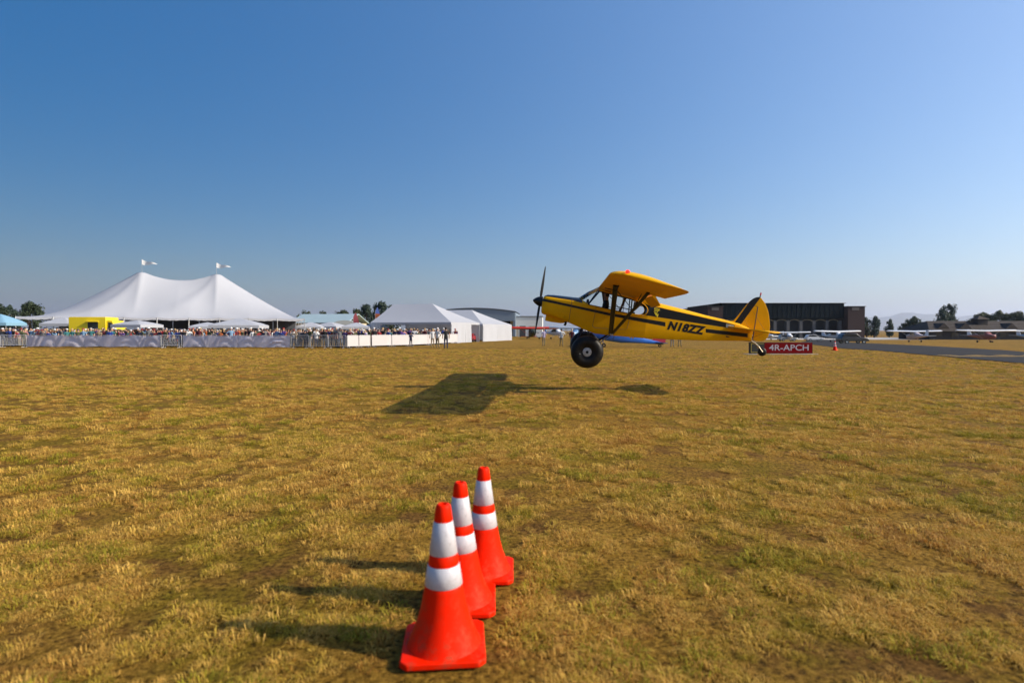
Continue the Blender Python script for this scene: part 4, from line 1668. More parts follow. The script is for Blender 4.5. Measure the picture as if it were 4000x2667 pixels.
# ------------------------------------------------------------------ square white frame tents
def frame_tent(FR, L, W, rz, ea, rd, insl, insr, wall_front, wall_right, label):
    """front right corner FR; length L to the left along the front, depth W"""
    root = empty('frame_tent', FR, rz)
    tag(root, label, 'tent', 'white frame tents right of the big tent')
    b = MB()
    N = 10
    e = [(0, 0), (-L, 0), (-L, W), (0, W)]
    rA, rB = (-insr, W / 2, rd), (-L + insl, W / 2, rd)

    def sheet(a, bq, c, d):
        rows = []
        for j in range(N + 1):
            t = j / N
            row = []
            for i in range(N + 1):
                s = i / N
                p0 = [a[k] + (bq[k] - a[k]) * s for k in range(3)]
                p1 = [d[k] + (c[k] - d[k]) * s for k in range(3)]
                p = [p0[k] + (p1[k] - p0[k]) * t for k in range(3)]
                p[2] -= 0.16 * 4 * t * (1 - t) * (1 - (2 * s - 1) ** 2 * 0.5)
                row.append(tuple(p))
            rows.append(row)
        b.loft(rows, closed=False, caps=False)
    E0, E1, E2, E3 = [(x, y, ea) for x, y in e]
    sheet(E1, E0, rA, rB)
    sheet(E3, E2, rB, rA)
    sheet(E0, E3, rA, rA)
    sheet(E2, E1, rB, rB)
    b.build('roof', CANV, root, angle=20)
    b = MB()
    for p, q in ((E0, E1), (E1, E2), (E2, E3), (E3, E0)):
        b.add([p, q, (q[0], q[1], ea - 0.26), (p[0], p[1], ea - 0.26)], [(0, 1, 2, 3)])
    b.build('valance', CANV, root, smooth=False)
    for x, y in ((0, 0), (-L / 2, 0), (-L, 0), (-L, W), (-L / 2, W), (0, W), (0, W / 2), (-L, W / 2)):
        b = MB()
        sx, sy = (0.05 if x == 0 else -0.05 if x == -L else 0), (0.05 if y == 0 else -0.05)
        b.tube((x - sx, y + sy, 0), (x - sx, y + sy, ea - 0.02), 0.04, n=6)
        b.build('pole', GALV, root)

    def wall(p, q, name='side_wall'):
        w = MB()
        k = 40
        rows = []
        d = Vector((q[0] - p[0], q[1] - p[1], 0))
        nn = Vector((d.y, -d.x, 0)).normalized()
        for z in (0.0, 0.4, 1.0, 1.6, ea - 0.2):
            row = []
            for i in range(k + 1):
                t = i / k
                off = 0.06 * math.sin(t * 21 + 0.4 * z) * (1 - 0.5 * z / ea) + 0.10 * math.sin(t * 6.5) * (1 - z / ea)
                row.append((p[0] + d.x * t + nn.x * off, p[1] + d.y * t + nn.y * off, z))
            rows.append(row)
        w.loft(rows, closed=False, caps=False)
        w.build(name, CANV, root, angle=80)
    for (a, c) in wall_front:
        wall((-a, -0.02), (-c, -0.02))
    for (a, c) in wall_right:
        wall((0.02, a), (0.02, c))
    wall((-L, W + 0.02), (0, W + 0.02))
    return root


frame_tent(Vector((gx(1762, 71), 71, 0)), 11.8, 9.0, R(-20), 2.62, 5.2, 0.7, 5.0, [(10.2, 11.7)], [(0.05, 6.1)], 'white frame tent with an open front beside the end of the crowd fence')
frame_tent(Vector((gx(1886, 81), 81, 0)), 12.0, 12.0, R(-20), 2.5, 4.75, 2.0, 4.4, [(4.5, 12.0)], [(0.05, 11.9)], 'closed white frame tent behind the open one, at the right end of the tents')


# ------------------------------------------------------------------ pop-up canopies
def popup(px, d, w, ea, pk, m, label, rz=0.0):
    root = empty('canopy_tent', gp(px, d), rz)
    tag(root, label, 'canopy', 'pop-up canopies among the crowd')
    h = w / 2
    b = MB()
    rows = []
    n = 10
    for t, s in ((0, 1), (0.25, 0.78), (0.5, 0.54), (0.75, 0.3), (1, 0.03)):
        ring = []
        for k in range(4):
            a0 = [(-h, -h), (h, -h), (h, h), (-h, h)][k]
            a1 = [(-h, -h), (h, -h), (h, h), (-h, h)][(k + 1) % 4]
            for i in range(n):
                u = i / n
                ring.append(((a0[0] + (a1[0] - a0[0]) * u) * s, (a0[1] + (a1[1] - a0[1]) * u) * s, ea + (pk - ea) * (t ** 0.85)))
        rows.append(ring)
    b.loft(rows)
    base = rows[0]
    b.loft([base, [(x, y, z - 0.28) for x, y, z in base]], caps=False)
    b.build('canopy_top', m, root, angle=60)
    for sx in (-1, 1):
        for sy in (-1, 1):
            b = MB()
            b.tube((sx * (h - 0.05), sy * (h - 0.05), 0), (sx * (h - 0.05), sy * (h - 0.05), ea - 0.05), 0.03, n=6)
            b.build('leg', GALV, root)


popup(2, 58, 3.0, 2.35, 3.25, CANVB, 'pale blue pop-up canopy at the left end of the crowd', 0.15)
popup(252, 60.5, 3.0, 2.3, 2.95, CANV, 'white pop-up canopy left of the yellow truck', 0.1)
popup(538, 57.5, 3.2, 2.15, 2.6, CANV, 'white pop-up canopy right of the yellow truck, below the left tent peak', -0.1)
popup(938, 58, 4.6, 2.1, 2.8, CANV, 'wide white pop-up canopy below the right tent peak', 0.2)
popup(812, 60, 3.0, 2.0, 2.45, CANV, 'small white pop-up canopy left of the wide one below the right peak', 0.3)
popup(1215, 74, 3.2, 2.05, 2.65, CANV, 'white pop-up canopy at the right corner of the big tent', 0.1)
popup(1292, 76, 3.4, 2.1, 2.7, CANV, 'white pop-up canopy in front of the cream building', -0.2)
popup(1392, 74, 3.4, 2.05, 2.6, CANV, 'white pop-up canopy beside the red feather banner', 0.2)
popup(1462, 78, 3.4, 2.0, 2.5, CANV, 'white pop-up canopy close to the open frame tent', 0.0)


# ------------------------------------------------------------------ yellow truck and cars behind the fence
def wheels(root, xs, y, r, w=0.22):
    for x in xs:
        for s in (-1, 1):
            b = MB()
            b.lathe([(r * 0.6, -w / 2), (r * 0.93, -w / 2), (r, -w / 2 + 0.04), (r, w / 2 - 0.04), (r * 0.93, w / 2), (r * 0.6, w / 2)], 22, 'y', (x, s * y, r), close=True)
            t = b.build('wheel', RUB, root)
            b = MB()
            b.lathe([(0.001, -0.06), (r * 0.6, -0.07), (r * 0.6, 0.07), (0.001, 0.06)], 16, 'y', (x, s * y, r))
            b.build('rim', ALU, t)


def yellow_truck():
    d = 58.6
    root = empty('yellow_truck', gp(392, d), R(4))
    tag(root, 'bright yellow box truck parked behind the fence under the tent eave', 'truck')
    Y = mat('truck_yellow', (0.80, 0.60, 0.01), 0.35, var=0.04, coat=0.3)
    b = MB()
    b.plate([(-2.4, 0.55), (-2.4, 2.85), (-2.33, 2.95), (1.15, 2.95), (1.2, 2.88), (1.2, 0.55)], 2.1, 'y', 0)
    bevel(b.build('box_body', Y, root), 0.04)
    b = MB()
    b.plate([(1.22, 0.55), (1.22, 2.62), (1.75, 2.60), (2.12, 1.72), (2.62, 1.50), (2.68, 0.95), (2.66, 0.55)], 1.9, 'y', 0)
    bevel(b.build('cab', Y, root), 0.05)
    for s in (-1, 1):
        b = MB()
        b.plate([(1.36, 1.62), (1.36, 2.40), (1.70, 2.38), (1.97, 1.70), (1.94, 1.62)], 0.012, 'y', s * 0.952)
        b.build('cab_window', mat('dark_glass', (0.02, 0.025, 0.03), 0.08), root)
    b = MB()
    b.box(-0.55, 0.45, -1.064, -1.052, 1.72, 2.42)
    b.build('serving_hatch', MATS['dark_glass'], root)
    b = MB()
    b.box(-0.65, 0.55, -1.30, -1.052, 2.45, 2.50)
    b.build('hatch_awning', Y, root)
    b = MB()
    b.box(-2.3, 2.5, -0.9, 0.9, 0.35, 0.55)
    b.build('chassis', BLKM, root)
    b = MB()
    b.box(2.64, 2.76, -0.95, 0.95, 0.5, 0.72)
    b.build('bumper', ALU, root)
    wheels(root, (-1.5, 1.75), 0.88, 0.40)


yellow_truck()


def car(px, d, m, label, rz, kind='suv'):
    root = empty('parked_car', gp(px, d), rz)
    tag(root, label, 'car', 'cars parked behind the crowd')
    b = MB()
    body = [(-2.25, 0.35), (-2.3, 0.75), (-2.22, 1.05), (-1.35, 1.08), (1.0, 1.02), (2.0, 0.92), (2.25, 0.75), (2.28, 0.38)]
    b.plate(body, 1.78, 'y', 0)
    bevel(b.build('body', m, root), 0.06, 3)
    top = [(-2.15, 1.07), (-1.85, 1.62), (-1.6, 1.72), (0.1, 1.70), (0.35, 1.62), (1.05, 1.03)] if kind == 'suv' else [(-1.6, 1.06), (-1.05, 1.42), (0.1, 1.45), (0.4, 1.38), (1.1, 1.03)]
    b = MB()
    b.plate(top, 1.5, 'y', 0)
    cab = b.build('cabin', m, root)
    bevel(cab, 0.06, 3)
    for s in (-1, 1):
        b = MB()
        c = (sum(p[0] for p in top) / len(top), sum(p[1] for p in top) / len(top))
        b.plate([(c[0] + (x - c[0]) * 0.86, c[1] + (z - c[1]) * 0.74) for x, z in top], 0.01, 'y', s * 0.754)
        b.build('side_window', MATS['dark_glass'], root)
    b = MB()
    for s in (-1, 1):
        b = MB()
        b.box(2.24, 2.29, s * 0.65 - 0.15, s * 0.65 + 0.15, 0.66, 0.80)
        b.build('headlight', ALU, root)
    wheels(root, (-1.4, 1.42), 0.82, 0.34)
    return root


CW = mat('car_white', (0.70, 0.70, 0.71), 0.3, coat=0.5)
CR = mat('car_red', (0.30, 0.012, 0.015), 0.3, coat=0.5)
CS = mat('car_silver', (0.35, 0.36, 0.38), 0.3, metal=0.6, coat=0.5)
CDK = mat('car_dark', (0.015, 0.018, 0.025), 0.3, coat=0.5)
car(600, 63, CR, 'red car behind the crowd, right of the white canopy by the truck', R(10))
car(700, 66, CW, 'white car behind the crowd between the two tent peaks', R(-15))
car(75, 62, CR, 'red car behind the crowd near the blue canopy', R(5))
car(150, 64, CDK, 'dark car behind the crowd left of the yellow truck', R(-5))
car(1120, 78, CR, 'maroon car behind the crowd at the right end of the big tent', R(20))
car(1350, 88, CDK, 'dark car beyond the canopies left of the red banner', R(0))
t_ = car(1840, 79, CR, 'small red utility cart in the gap beside the open frame tent', R(-100), 'low')
t_.scale = (0.55, 0.6, 0.8)
car(3330, 95, CDK, 'black car parked on the far grass in front of the dark building', R(0))
car(3075, 150, CS, 'silver car parked in front of the dark building, left of its last columns', R(0))
car(3180, 152, CW, 'white car parked in front of the dark building', R(0))


# ------------------------------------------------------------------ feather banners
def feather(px, d, h, c0, label, top=None):
    root = empty('feather_banner', gp(px, d))
    tag(root, label, 'banner')
    b = MB()
    b.path([(0, 0, 0), (0, 0, h * 0.8), (0.08, 0, h * 0.93), (0.35, 0, h)], [0.03, 0.02, 0.015, 0.01], 6)
    b.build('pole', GALV, root)
    b = MB()
    L_, R_ = [], []
    for i in range(13):
        t = i / 12
        z = h * (0.25 + 0.75 * t)
        L_.append((0.02 + (0.33 * max(0, (t - 0.8) / 0.2) ** 1.5), 0.0, z))
        R_.append((0.02 + 0.85 * (1 - t ** 4) + 0.34 * t ** 6, 0.05 * math.sin(t * 9), z - 0.1 * (1 - t)))
    b.loft([L_, R_], closed=False, caps=False)
    o = b.build('flag', [c0, top or c0], root)
    if top:
        for p in o.data.polygons:
            if p.center.z > h * 0.82:
                p.material_index = 1


feather(1380, 78, 4.0, mat('faded_red_flag', (0.50, 0.10, 0.10), 0.8, trans=0.2), 'faded red feather banner standing left of the trees')
feather(1466, 84, 5.0, mat('orange_flag', (0.55, 0.14, 0.04), 0.8, trans=0.2), 'orange feather banner with a blue top at the left end of the frame tent', mat('blue_flag', (0.10, 0.16, 0.45), 0.8))


# ------------------------------------------------------------------ buildings
DG = None


def simple_building():
    # cream building with pale blue roof
    d = 110
    root = empty('cream_building', gp(1245, d), R(-8))
    tag(root, 'low cream building with a pale blue metal roof behind the tents', 'building')
    W2, D2 = 5.6, 5.0
    b = MB()
    b.box(-W2, W2, 0, 2 * D2, 0, 3.0)
    b.build('wall', mat('cream_wall', (0.55, 0.47, 0.32), 0.85, var=0.08, scale=0.5), root)
    b = MB()
    b.plate([(-0.5, 2.95), (D2, 4.75), (2 * D2 + 0.5, 2.95), (2 * D2 + 0.5, 3.1), (D2, 4.9), (-0.5, 3.1)], 2 * W2 + 0.8, 'y', 0)
    o = b.build('roof', mat('pale_blue_roof', (0.34, 0.44, 0.46), 0.5, var=0.06, scale=0.8), root)
    o.rotation_euler = (0, 0, R(90))
    o.location = (0, 0, 0)
    for x in (-3.6, -1.2, 1.2, 3.6):
        b = MB()
        b.box(x - 0.5, x + 0.5, -0.03, 0.05, 1.3, 2.2)
        w = b.build('window', MATS['dark_glass'], root)
        b = MB()
        b.box(x - 0.58, x + 0.58, -0.06, -0.032, 1.2, 1.3).box(x - 0.58, x + 0.58, -0.06, -0.032, 2.2, 2.3).box(x - 0.58, x - 0.5, -0.06, -0.032, 1.3, 2.2).box(x + 0.5, x + 0.58, -0.06, -0.032, 1.3, 2.2)
        b.build('frame', WHITE, w)
    # grey rounded shed
    d = 105
    root = empty('grey_shed', gp(1345, d), R(5))
    tag(root, 'small pale grey shed with a rounded roof beside the cream building', 'shed')
    b = MB()
    prof = [(-2.6, 0), (-2.6, 2.2)] + [(2.6 * math.cos(math.pi - math.pi * i / 12), 2.2 + 1.25 * math.sin(math.pi * i / 12)) for i in range(1, 12)] + [(2.6, 2.2), (2.6, 0)]
    b.plate(prof, 6, 'y', 3)
    b.build('shell', mat('grey_shed_metal', (0.42, 0.44, 0.42), 0.6, var=0.06), root)
    b = MB()
    b.box(-1.2, 1.2, -0.03, 0.0, 0, 2.4)
    b.build('door', mat('shed_door', (0.30, 0.32, 0.32), 0.6), root)


simple_building()


def hangar():
    d = 148
    root = empty('open_hangar', gp(1850, d), R(-4))
    tag(root, 'blue grey hangar with a shallow curved roof and dark open front behind the white tents', 'hangar')
    W2 = 10.6
    arcp = lambda x, h0, h1: h0 + (h1 - h0) * (1 - (x / W2) ** 2)
    xs = [-W2 + 2 * W2 * i / 24 for i in range(25)]
    b = MB()
    top = [(x, arcp(x, 6.3, 7.2)) for x in xs]
    b.plate(top + [(W2, 4.0), (-W2, 4.0)], 0.4, 'y', 0)
    b.build('fascia', mat('blue_grey_metal', (0.18, 0.23, 0.29), 0.6, var=0.06, scale=0.6), root)
    b = MB()
    b.loft([[(x * 1.02, -0.4, z + 0.06) for x, z in top], [(x * 1.02, 22, z + 0.06) for x, z in top], [(x * 1.02, 22, z + 0.25) for x, z in top], [(x * 1.02, -0.4, z + 0.25) for x, z in top], [(x * 1.02, -0.4, z + 0.06) for x, z in top]], closed=False, caps=False)
    b.build('roof', mat('dark_roof_metal', (0.12, 0.14, 0.17), 0.6), root)
    for s in (-1, 1):
        b = MB()
        b.box(s * W2 - 0.3, s * W2 + 0.3, 0.2, 21.5, 0, 6.2)
        b.build('side_wall', MATS['blue_grey_metal'], root)
    b = MB()
    b.box(-W2 + 0.3, W2 - 0.3, 21.2, 21.6, 0, 6.5)
    b.build('back_wall', mat('hangar_inside', (0.05, 0.06, 0.08), 0.9), root)
    root = empty('white_annexe', gp(2056, 150), R(-4))
    tag(root, 'white flat roofed building with beige doors right of the blue grey hangar', 'building')
    b = MB()
    b.box(-4.2, 4.2, 0, 14, 0, 5.3)
    b.build('wall', mat('white_cladding', (0.66, 0.68, 0.66), 0.6, var=0.05), root)
    b = MB()
    b.box(-4.3, 4.3, -0.15, 14.1, 5.3, 5.5)
    b.build('roof_edge', MATS['dark_roof_metal'], root)
    for i, x in enumerate((-2.9, -1.0, 1.6)):
        b = MB()
        b.box(x - 0.8, x + 0.8, -0.08, 0.0, 0, 2.9)
        b.build('door', mat('beige_door', (0.42, 0.36, 0.29), 0.7) if i != 1 else GREY, root)


hangar()


def museum():
    d = 205.0
    gz0 = gz(gx(3060, d), d)
    root = empty('dark_hangar_building', (gx(3060, d), d, gz0))
    tag(root, 'long dark building with brick end towers and a colonnade across the airfield', 'building')
    u = lambda px: gx(px, d) - gx(3060, d)
    zz = lambda py: zat(py, d) - gz0
    DKG = mat('dark_green_cladding', (0.003, 0.008, 0.011), 0.8, spec=0.08, var=0.1, scale=0.3)
    BR = mat('brick_red', (0.026, 0.010, 0.009), 0.9, var=0.15, scale=1.2)
    BG = mat('pale_stone_inset', (0.10, 0.085, 0.08), 0.9)
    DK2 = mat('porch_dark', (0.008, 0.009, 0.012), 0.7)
    b = MB()
    b.box(u(2818), u(3296), 0, 40, zz(1243), zz(1185))
    b.build('upper_wall', DKG, root)
    # vertical seams of the cladding
    b = MB()
    k = 26
    for i in range(1, k):
        x = u(2818) + (u(3296) - u(2818)) * i / k
        b.box(x - 0.06, x + 0.06, -0.10, -0.002, zz(1242), zz(1186.5))
    o = b.build('cladding_rib', DKG, root)
    tag(o, kind='stuff')
    b = MB()
    b.box(u(2812), u(3302), -0.35, 40.3, zz(1184.6), zz(1183.4))
    b.build('parapet', DK2, root)
    for a, c in ((2757, 2815), (3299, 3364)):
        b = MB()
        b.box(u(a), u(c), -2.0, 38, 0, zz(1199))
        t = b.build('brick_tower', BR, root)
        b = MB()
        b.box(u(a) - 0.25, u(c) + 0.25, -2.25, 38.2, zz(1199), zz(1196.5))
        b.build('cap', DK2, t)
        b = MB()
        b.box(u(a + 15), u(a + 42), -2.12, -2.0, zz(1213), zz(1201.5))
        b.build('stone_inset', BG, t)
    # recessed ground floor behind columns
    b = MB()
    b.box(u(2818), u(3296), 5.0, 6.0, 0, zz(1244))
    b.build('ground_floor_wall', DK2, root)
    GL = mat('porch_glass', (0.015, 0.02, 0.028), 0.3, spec=0.3)
    cols = [2826 + 50.8 * i for i in range(10)]
    for i in range(9):
        b = MB()
        b.box(u(cols[i] + 14), u(cols[i + 1] - 14), 4.9, 5.0 - 0.003, 0.2, zz(1256))
        b.build('window', GL, root)
    for px in cols:
        b = MB()
        b.box(u(px - 6), u(px + 6), 0.3, 1.4, 0, zz(1252))
        c = b.build('column', BG if False else mat('grey_column', (0.055, 0.055, 0.06), 0.85), root)
    for i in range(9):
        b = MB()
        x0, x1 = u(cols[i] + 6.5), u(cols[i + 1] - 6.5)
        n = 12
        lo, hi = [], []
        for j in range(n + 1):
            t = j / n
            x = x0 + (x1 - x0) * t
            z = zz(1253) + (zz(1247.5) - zz(1253)) * math.sin(math.pi * t) ** 0.8
            lo.append((x, z - 0.16))
            hi.append((x, z))
        b.plate(lo + hi[::-1], 0.5, 'y', 0.55)
        b.build('arch', mat('tan_arch', (0.20, 0.16, 0.09), 0.8), root)


museum()


def brown_house():
    d = 176.0
    g = gz(gx(3800, d), d)
    root = empty('brown_roof_building', (gx(3630, d), d, g))
    tag(root, 'long low building with a brown hipped roof and a cupola at the right edge', 'building')
    zz = lambda py: zat(py, d) - g
    L = 45.0
    W = 16.0
    RF = mat('brown_shingle_roof', (0.030, 0.021, 0.016), 0.9, var=0.12, scale=0.5)
    WL = mat('dark_timber_wall', (0.012, 0.010, 0.011), 0.8)
    b = MB()
    b.box(0.8, L, 0.8, W - 0.8, 0, zz(1292))
    b.build('wall', WL, root)
    zr, ze = zz(1252), zz(1293)
    b = MB()
    b.add([(0, 0, ze), (L, 0, ze), (L, W, ze), (0, W, ze), (5.0, W / 2, zr), (L, W / 2, zr)], [(0, 1, 5, 4), (2, 3, 4, 5), (3, 0, 4), (0, 3, 2, 1), (1, 2, 5)])
    rf = b.build('roof', RF, root, smooth=False)
    b = MB()
    for i in range(6):
        t = (i + 0.7) / 6.6
        y = W / 2 * t
        z = ze + (zr - ze) * t
        b.box(5.0 * t + 0.1, L, y - 0.05, y + 0.06, z - 0.02, z + 0.06)
    o = b.build('shingle_course', RF, rf)
    tag(o, kind='stuff')
    cx = gx(3888, d) - gx(3630, d)
    b = MB()
    b.box(cx - 1.6, cx + 1.6, W / 2 - 3.2, W / 2 - 0.4, zr - 2.6, zr + 0.5)
    cu = b.build('cupola', WL, root)
    b = MB()
    b.add([(cx - 2.1, W / 2 - 3.7, zr + 0.5), (cx + 2.1, W / 2 - 3.7, zr + 0.5), (cx + 2.1, W / 2 + 0.1, zr + 0.5), (cx - 2.1, W / 2 + 0.1, zr + 0.5), (cx, W / 2 - 1.8, zr + 1.7)], [(0, 1, 4), (1, 2, 4), (2, 3, 4), (3, 0, 4), (3, 2, 1, 0)])
    b.build('cupola_roof', RF, cu, smooth=False)
    for px in (3702, 3788, 3970):
        x = gx(px, d) - gx(3630, d)
        b = MB()
        b.add([(x - 2.0, 1.6, ze + 0.7), (x + 2.0, 1.6, ze + 0.7), (x, 1.6, ze + 2.5), (x, 6.2, ze + 2.5), (x - 2.0, 2.4, ze + 1.0), (x + 2.0, 2.4, ze + 1.0)], [(0, 1, 2), (0, 2, 3, 4), (1, 5, 3, 2)])
        b.build('dormer', RF, root, smooth=False)
    for i in range(8):
        x = 3.5 + i * 5.0
        b = MB()
        b.box(x - 1.1, x + 1.1, 0.74, 0.797, 0.9, 2.3)
        b.build('window', MATS['dark_glass'], root)


brown_house()


# ------------------------------------------------------------------ parked aeroplanes
def parked_plane(loc, rz, mw, mb, mt, label, high=True, span=10.8, group='aeroplanes parked on the far grass', mtip=None, thick=1.7, tail=False):
    """light aeroplane, nose along -x of its own axes"""
    root = empty('parked_aeroplane', loc, rz)
    tag(root, label, 'aeroplane', group)
    b = MB()
    secs = []
    for x, w, zb, zt in ((-2.35, 0.30, 0.95, 1.45), (-2.2, 0.45, 0.80, 1.58), (-1.2, 0.55, 0.72, 1.66), (-0.8, 0.58, 0.70, 1.95 if high else 1.68), (-0.35, 0.58, 0.70, 2.18 if high else 2.0), (0.9, 0.56, 0.72, 2.15 if high else 1.98), (1.7, 0.45, 0.85, 1.85 if high else 1.65), (3.2, 0.24, 1.05, 1.55), (5.1, 0.06, 1.25, 1.45)):
        zc, hh = (zb + zt) / 2, (zt - zb) / 2
        secs.append([(x, w * abs(math.cos(a)) ** 0.6 * (1 if math.cos(a) > 0 else -1), zc + hh * abs(math.sin(a)) ** 0.6 * (1 if math.sin(a) > 0 else -1)) for a in [2 * math.pi * i / 16 for i in range(16)]])
    b.loft(secs)
    b.build('fuselage', mb, root, angle=50)
    b = MB()
    zw, di = (2.20, 0.025) if high else (0.82, 0.09)
    rr = []
    h = span / 2
    for y in (-h, -h + 0.25, -h * 0.6, -0.3, 0.3, h * 0.6, h - 0.25, h):
        k = 0.55 if abs(y) == h else (1.0 if abs(y) < h * 0.7 else 0.88)
        c = 1.55 * k
        z = zw + abs(y) * di
        t = (0.10 * k + 0.02) * thick
        rr.append([(-0.55 + (1 - k) * 0.3, y, z), (-0.4 + (1 - k) * 0.3, y, z + t), (0.1, y, z + t * 1.25), (-0.55 + c, y, z + 0.01), (-0.55 + c, y, z - 0.01), (0.1, y, z - t * 0.5), (-0.4 + (1 - k) * 0.3, y, z - t * 0.5)])
    b.loft(rr)
    b.build('wing', mw, root, angle=30)
    if mtip is not None:
        for s in (-1, 1):
            b = MB()
            z = zw + h * di
            b.lathe([(0.001, -0.5), (0.07, -0.4), (0.09, 0), (0.06, 0.4), (0.001, 0.55)], 10, 'x', (-0.05, s * (h + 0.05), z))
            b.build('wing_tip', mtip, root)
    for s in (-1, 1):
        if high:
            b = MB()
            b.tube((-0.15, s * 0.55, 0.80), (-0.1, s * 2.5, 2.25), 0.05, flat=0.4, up=(0, 1, 1))
            b.build('wing_strut', mw, root)
        b = MB()
        b.plate([(-0.62, 1.68), (-0.30, 2.08 if high else 1.94), (0.75, 2.05 if high else 1.92), (1.35, 1.74), (1.2, 1.55), (-0.5, 1.55)], 0.01, 'y', s * 0.575)
        b.build('side_window', MATS['dark_glass'], root)
        b = MB()
        b.add([(4.3, s * 0.05, 1.40), (4.5, s * 1.6, 1.42), (5.0, s * 1.65, 1.42), (5.25, s * 0.05, 1.40), (4.3, s * 0.05, 1.34), (4.5, s * 1.6, 1.38), (5.0, s * 1.65, 1.38), (5.25, s * 0.05, 1.34)],
              [(0, 1, 2, 3), (7, 6, 5, 4), (0, 4, 5, 1), (1, 5, 6, 2), (2, 6, 7, 3), (3, 7, 4, 0)])
        b.build('stabilizer', mw, root, smooth=False)
        b = MB()
        mx = -1.0 if tail else 0.45
        b.tube((mx - 0.1, s * 0.4, 0.8), (mx, s * 1.15, 0.22), 0.04, flat=0.5, up=(1, 0, 0))
        b.build('gear_leg', mb, root)
        b = MB()
        b.lathe([(0.08, -0.08), (0.19, -0.08), (0.21, 0), (0.19, 0.08), (0.08, 0.08)], 16, 'y', (mx, s * 1.2, 0.21), close=True)
        b.build('wheel', RUB, root)
    b = MB()
    b.tube((4.6, 0, 1.25), (4.75, 0, 1.14), 0.035) if tail else b.tube((-1.75, 0, 0.85), (-1.85, 0, 0.2), 0.035)
    b.build('tail_leg' if tail else 'nose_leg', mb, root)
    b = MB()
    b.lathe([(0.08, -0.07), (0.15, -0.07), (0.17, 0), (0.15, 0.07), (0.08, 0.07)], 14, 'y', (4.78, 0, 1.11) if tail else (-1.87, 0, 0.17), close=True)
    b.build('wheel', RUB, root)
    b = MB()
    b.plate([(3.9, 1.50), (4.6, 2.55), (4.95, 2.6), (5.3, 2.6), (5.25, 1.35), (5.0, 1.30)], 0.07, 'y', 0)
    b.build('fin', mt, root)
    b = MB()
    b.plate([(-0.82, 1.70), (-0.36, 2.12 if high else 1.96), (-0.30, 2.10 if high else 1.94), (-0.70, 1.66)], 0.85, 'y', 0)
    b.build('windshield', MATS['dark_glass'], root)
    b = MB()
    b.lathe([(0.001, -2.62), (0.10, -2.50), (0.14, -2.36), (0.14, -2.33)], 14, 'x', (0, 0, 1.2))
    b.build('spinner', mb, root)
    b = MB()
    b.tube((-2.43, -0.9, 1.0), (-2.43, 0.9, 1.4), 0.06, 0.06, 6, flat=0.3, up=(1, 0, 0))
    b.build('propeller', BLKM, root)
    if tail:
        root.rotation_euler = (0, R(9.5), rz)
        root.location.z -= 0.165
    return root


PW = mat('plane_white', (0.74, 0.75, 0.77), 0.35, coat=0.3)
PR = mat('plane_red', (0.50, 0.03, 0.015), 0.35, coat=0.3)
PB = mat('plane_blue', (0.02, 0.13, 0.52), 0.3, coat=0.4)
PLB = mat('plane_light_blue', (0.16, 0.30, 0.50), 0.35, coat=0.3)
parked_plane(gp(2080, 112), R(96), PR, mat('plane_green_dark', (0.03, 0.045, 0.03), 0.5), PR, 'red winged high wing aeroplane parked behind the propeller of the flying one', tail=True, thick=2.2)
parked_plane(gp(2255, 100), R(60), PW, PLB, PW, 'white and light blue high wing aeroplane behind the nose of the flying one')
parked_plane(gp(2175, 122), R(120), PLB, PW, PLB, 'light blue winged aeroplane behind the two standing spectators')
parked_plane(gp(2386, 56.0), R(3), PB, PB, mat('plane_tail_red', (0.42, 0.02, 0.03), 0.4), 'bright blue tailwheel aeroplane with a red fin parked behind the belly of the flying one', span=9.0, tail=True)
parked_plane(gp(3080, 150), R(80), PW, PW, PW, 'white high wing aeroplane parked right behind the rudder of the flying one')
parked_plane(gp(3270, 125), R(96), PW, PW, PW, 'white high wing aeroplane parked in front of the right brick tower')
parked_plane(gp(3570, 122), R(262), PW, mat('plane_white_red', (0.60, 0.50, 0.50), 0.4), PW, 'white high wing aeroplane parked left of the brown roofed building')
parked_plane(gp(3850, 112), R(84), PW, mat('plane_dull_red', (0.30, 0.10, 0.09), 0.4), PW, 'white winged aeroplane with a red body parked before the brown roofed building')
parked_plane(gp(4040, 118), R(80), PW, PLB, PW, 'white winged aeroplane cut by the right edge of the photo')
parked_plane(gp(3000, 175), R(96), PW, PW, PW, 'white high wing aeroplane far behind the red runway sign', high=False)


# ------------------------------------------------------------------ trees
def leaf_mat(name, c):
    m = mat(name, c, 0.75, var=0.35, scale=0.35, trans=0.25)
    return m


LEAF = [leaf_mat('leaf_dark_green', (0.035, 0.055, 0.022)), leaf_mat('leaf_olive_green', (0.06, 0.078, 0.025)), leaf_mat('leaf_blue_green', (0.03, 0.055, 0.035))]
BARK = mat('bark', (0.09, 0.065, 0.045), 0.9, var=0.2, scale=3)


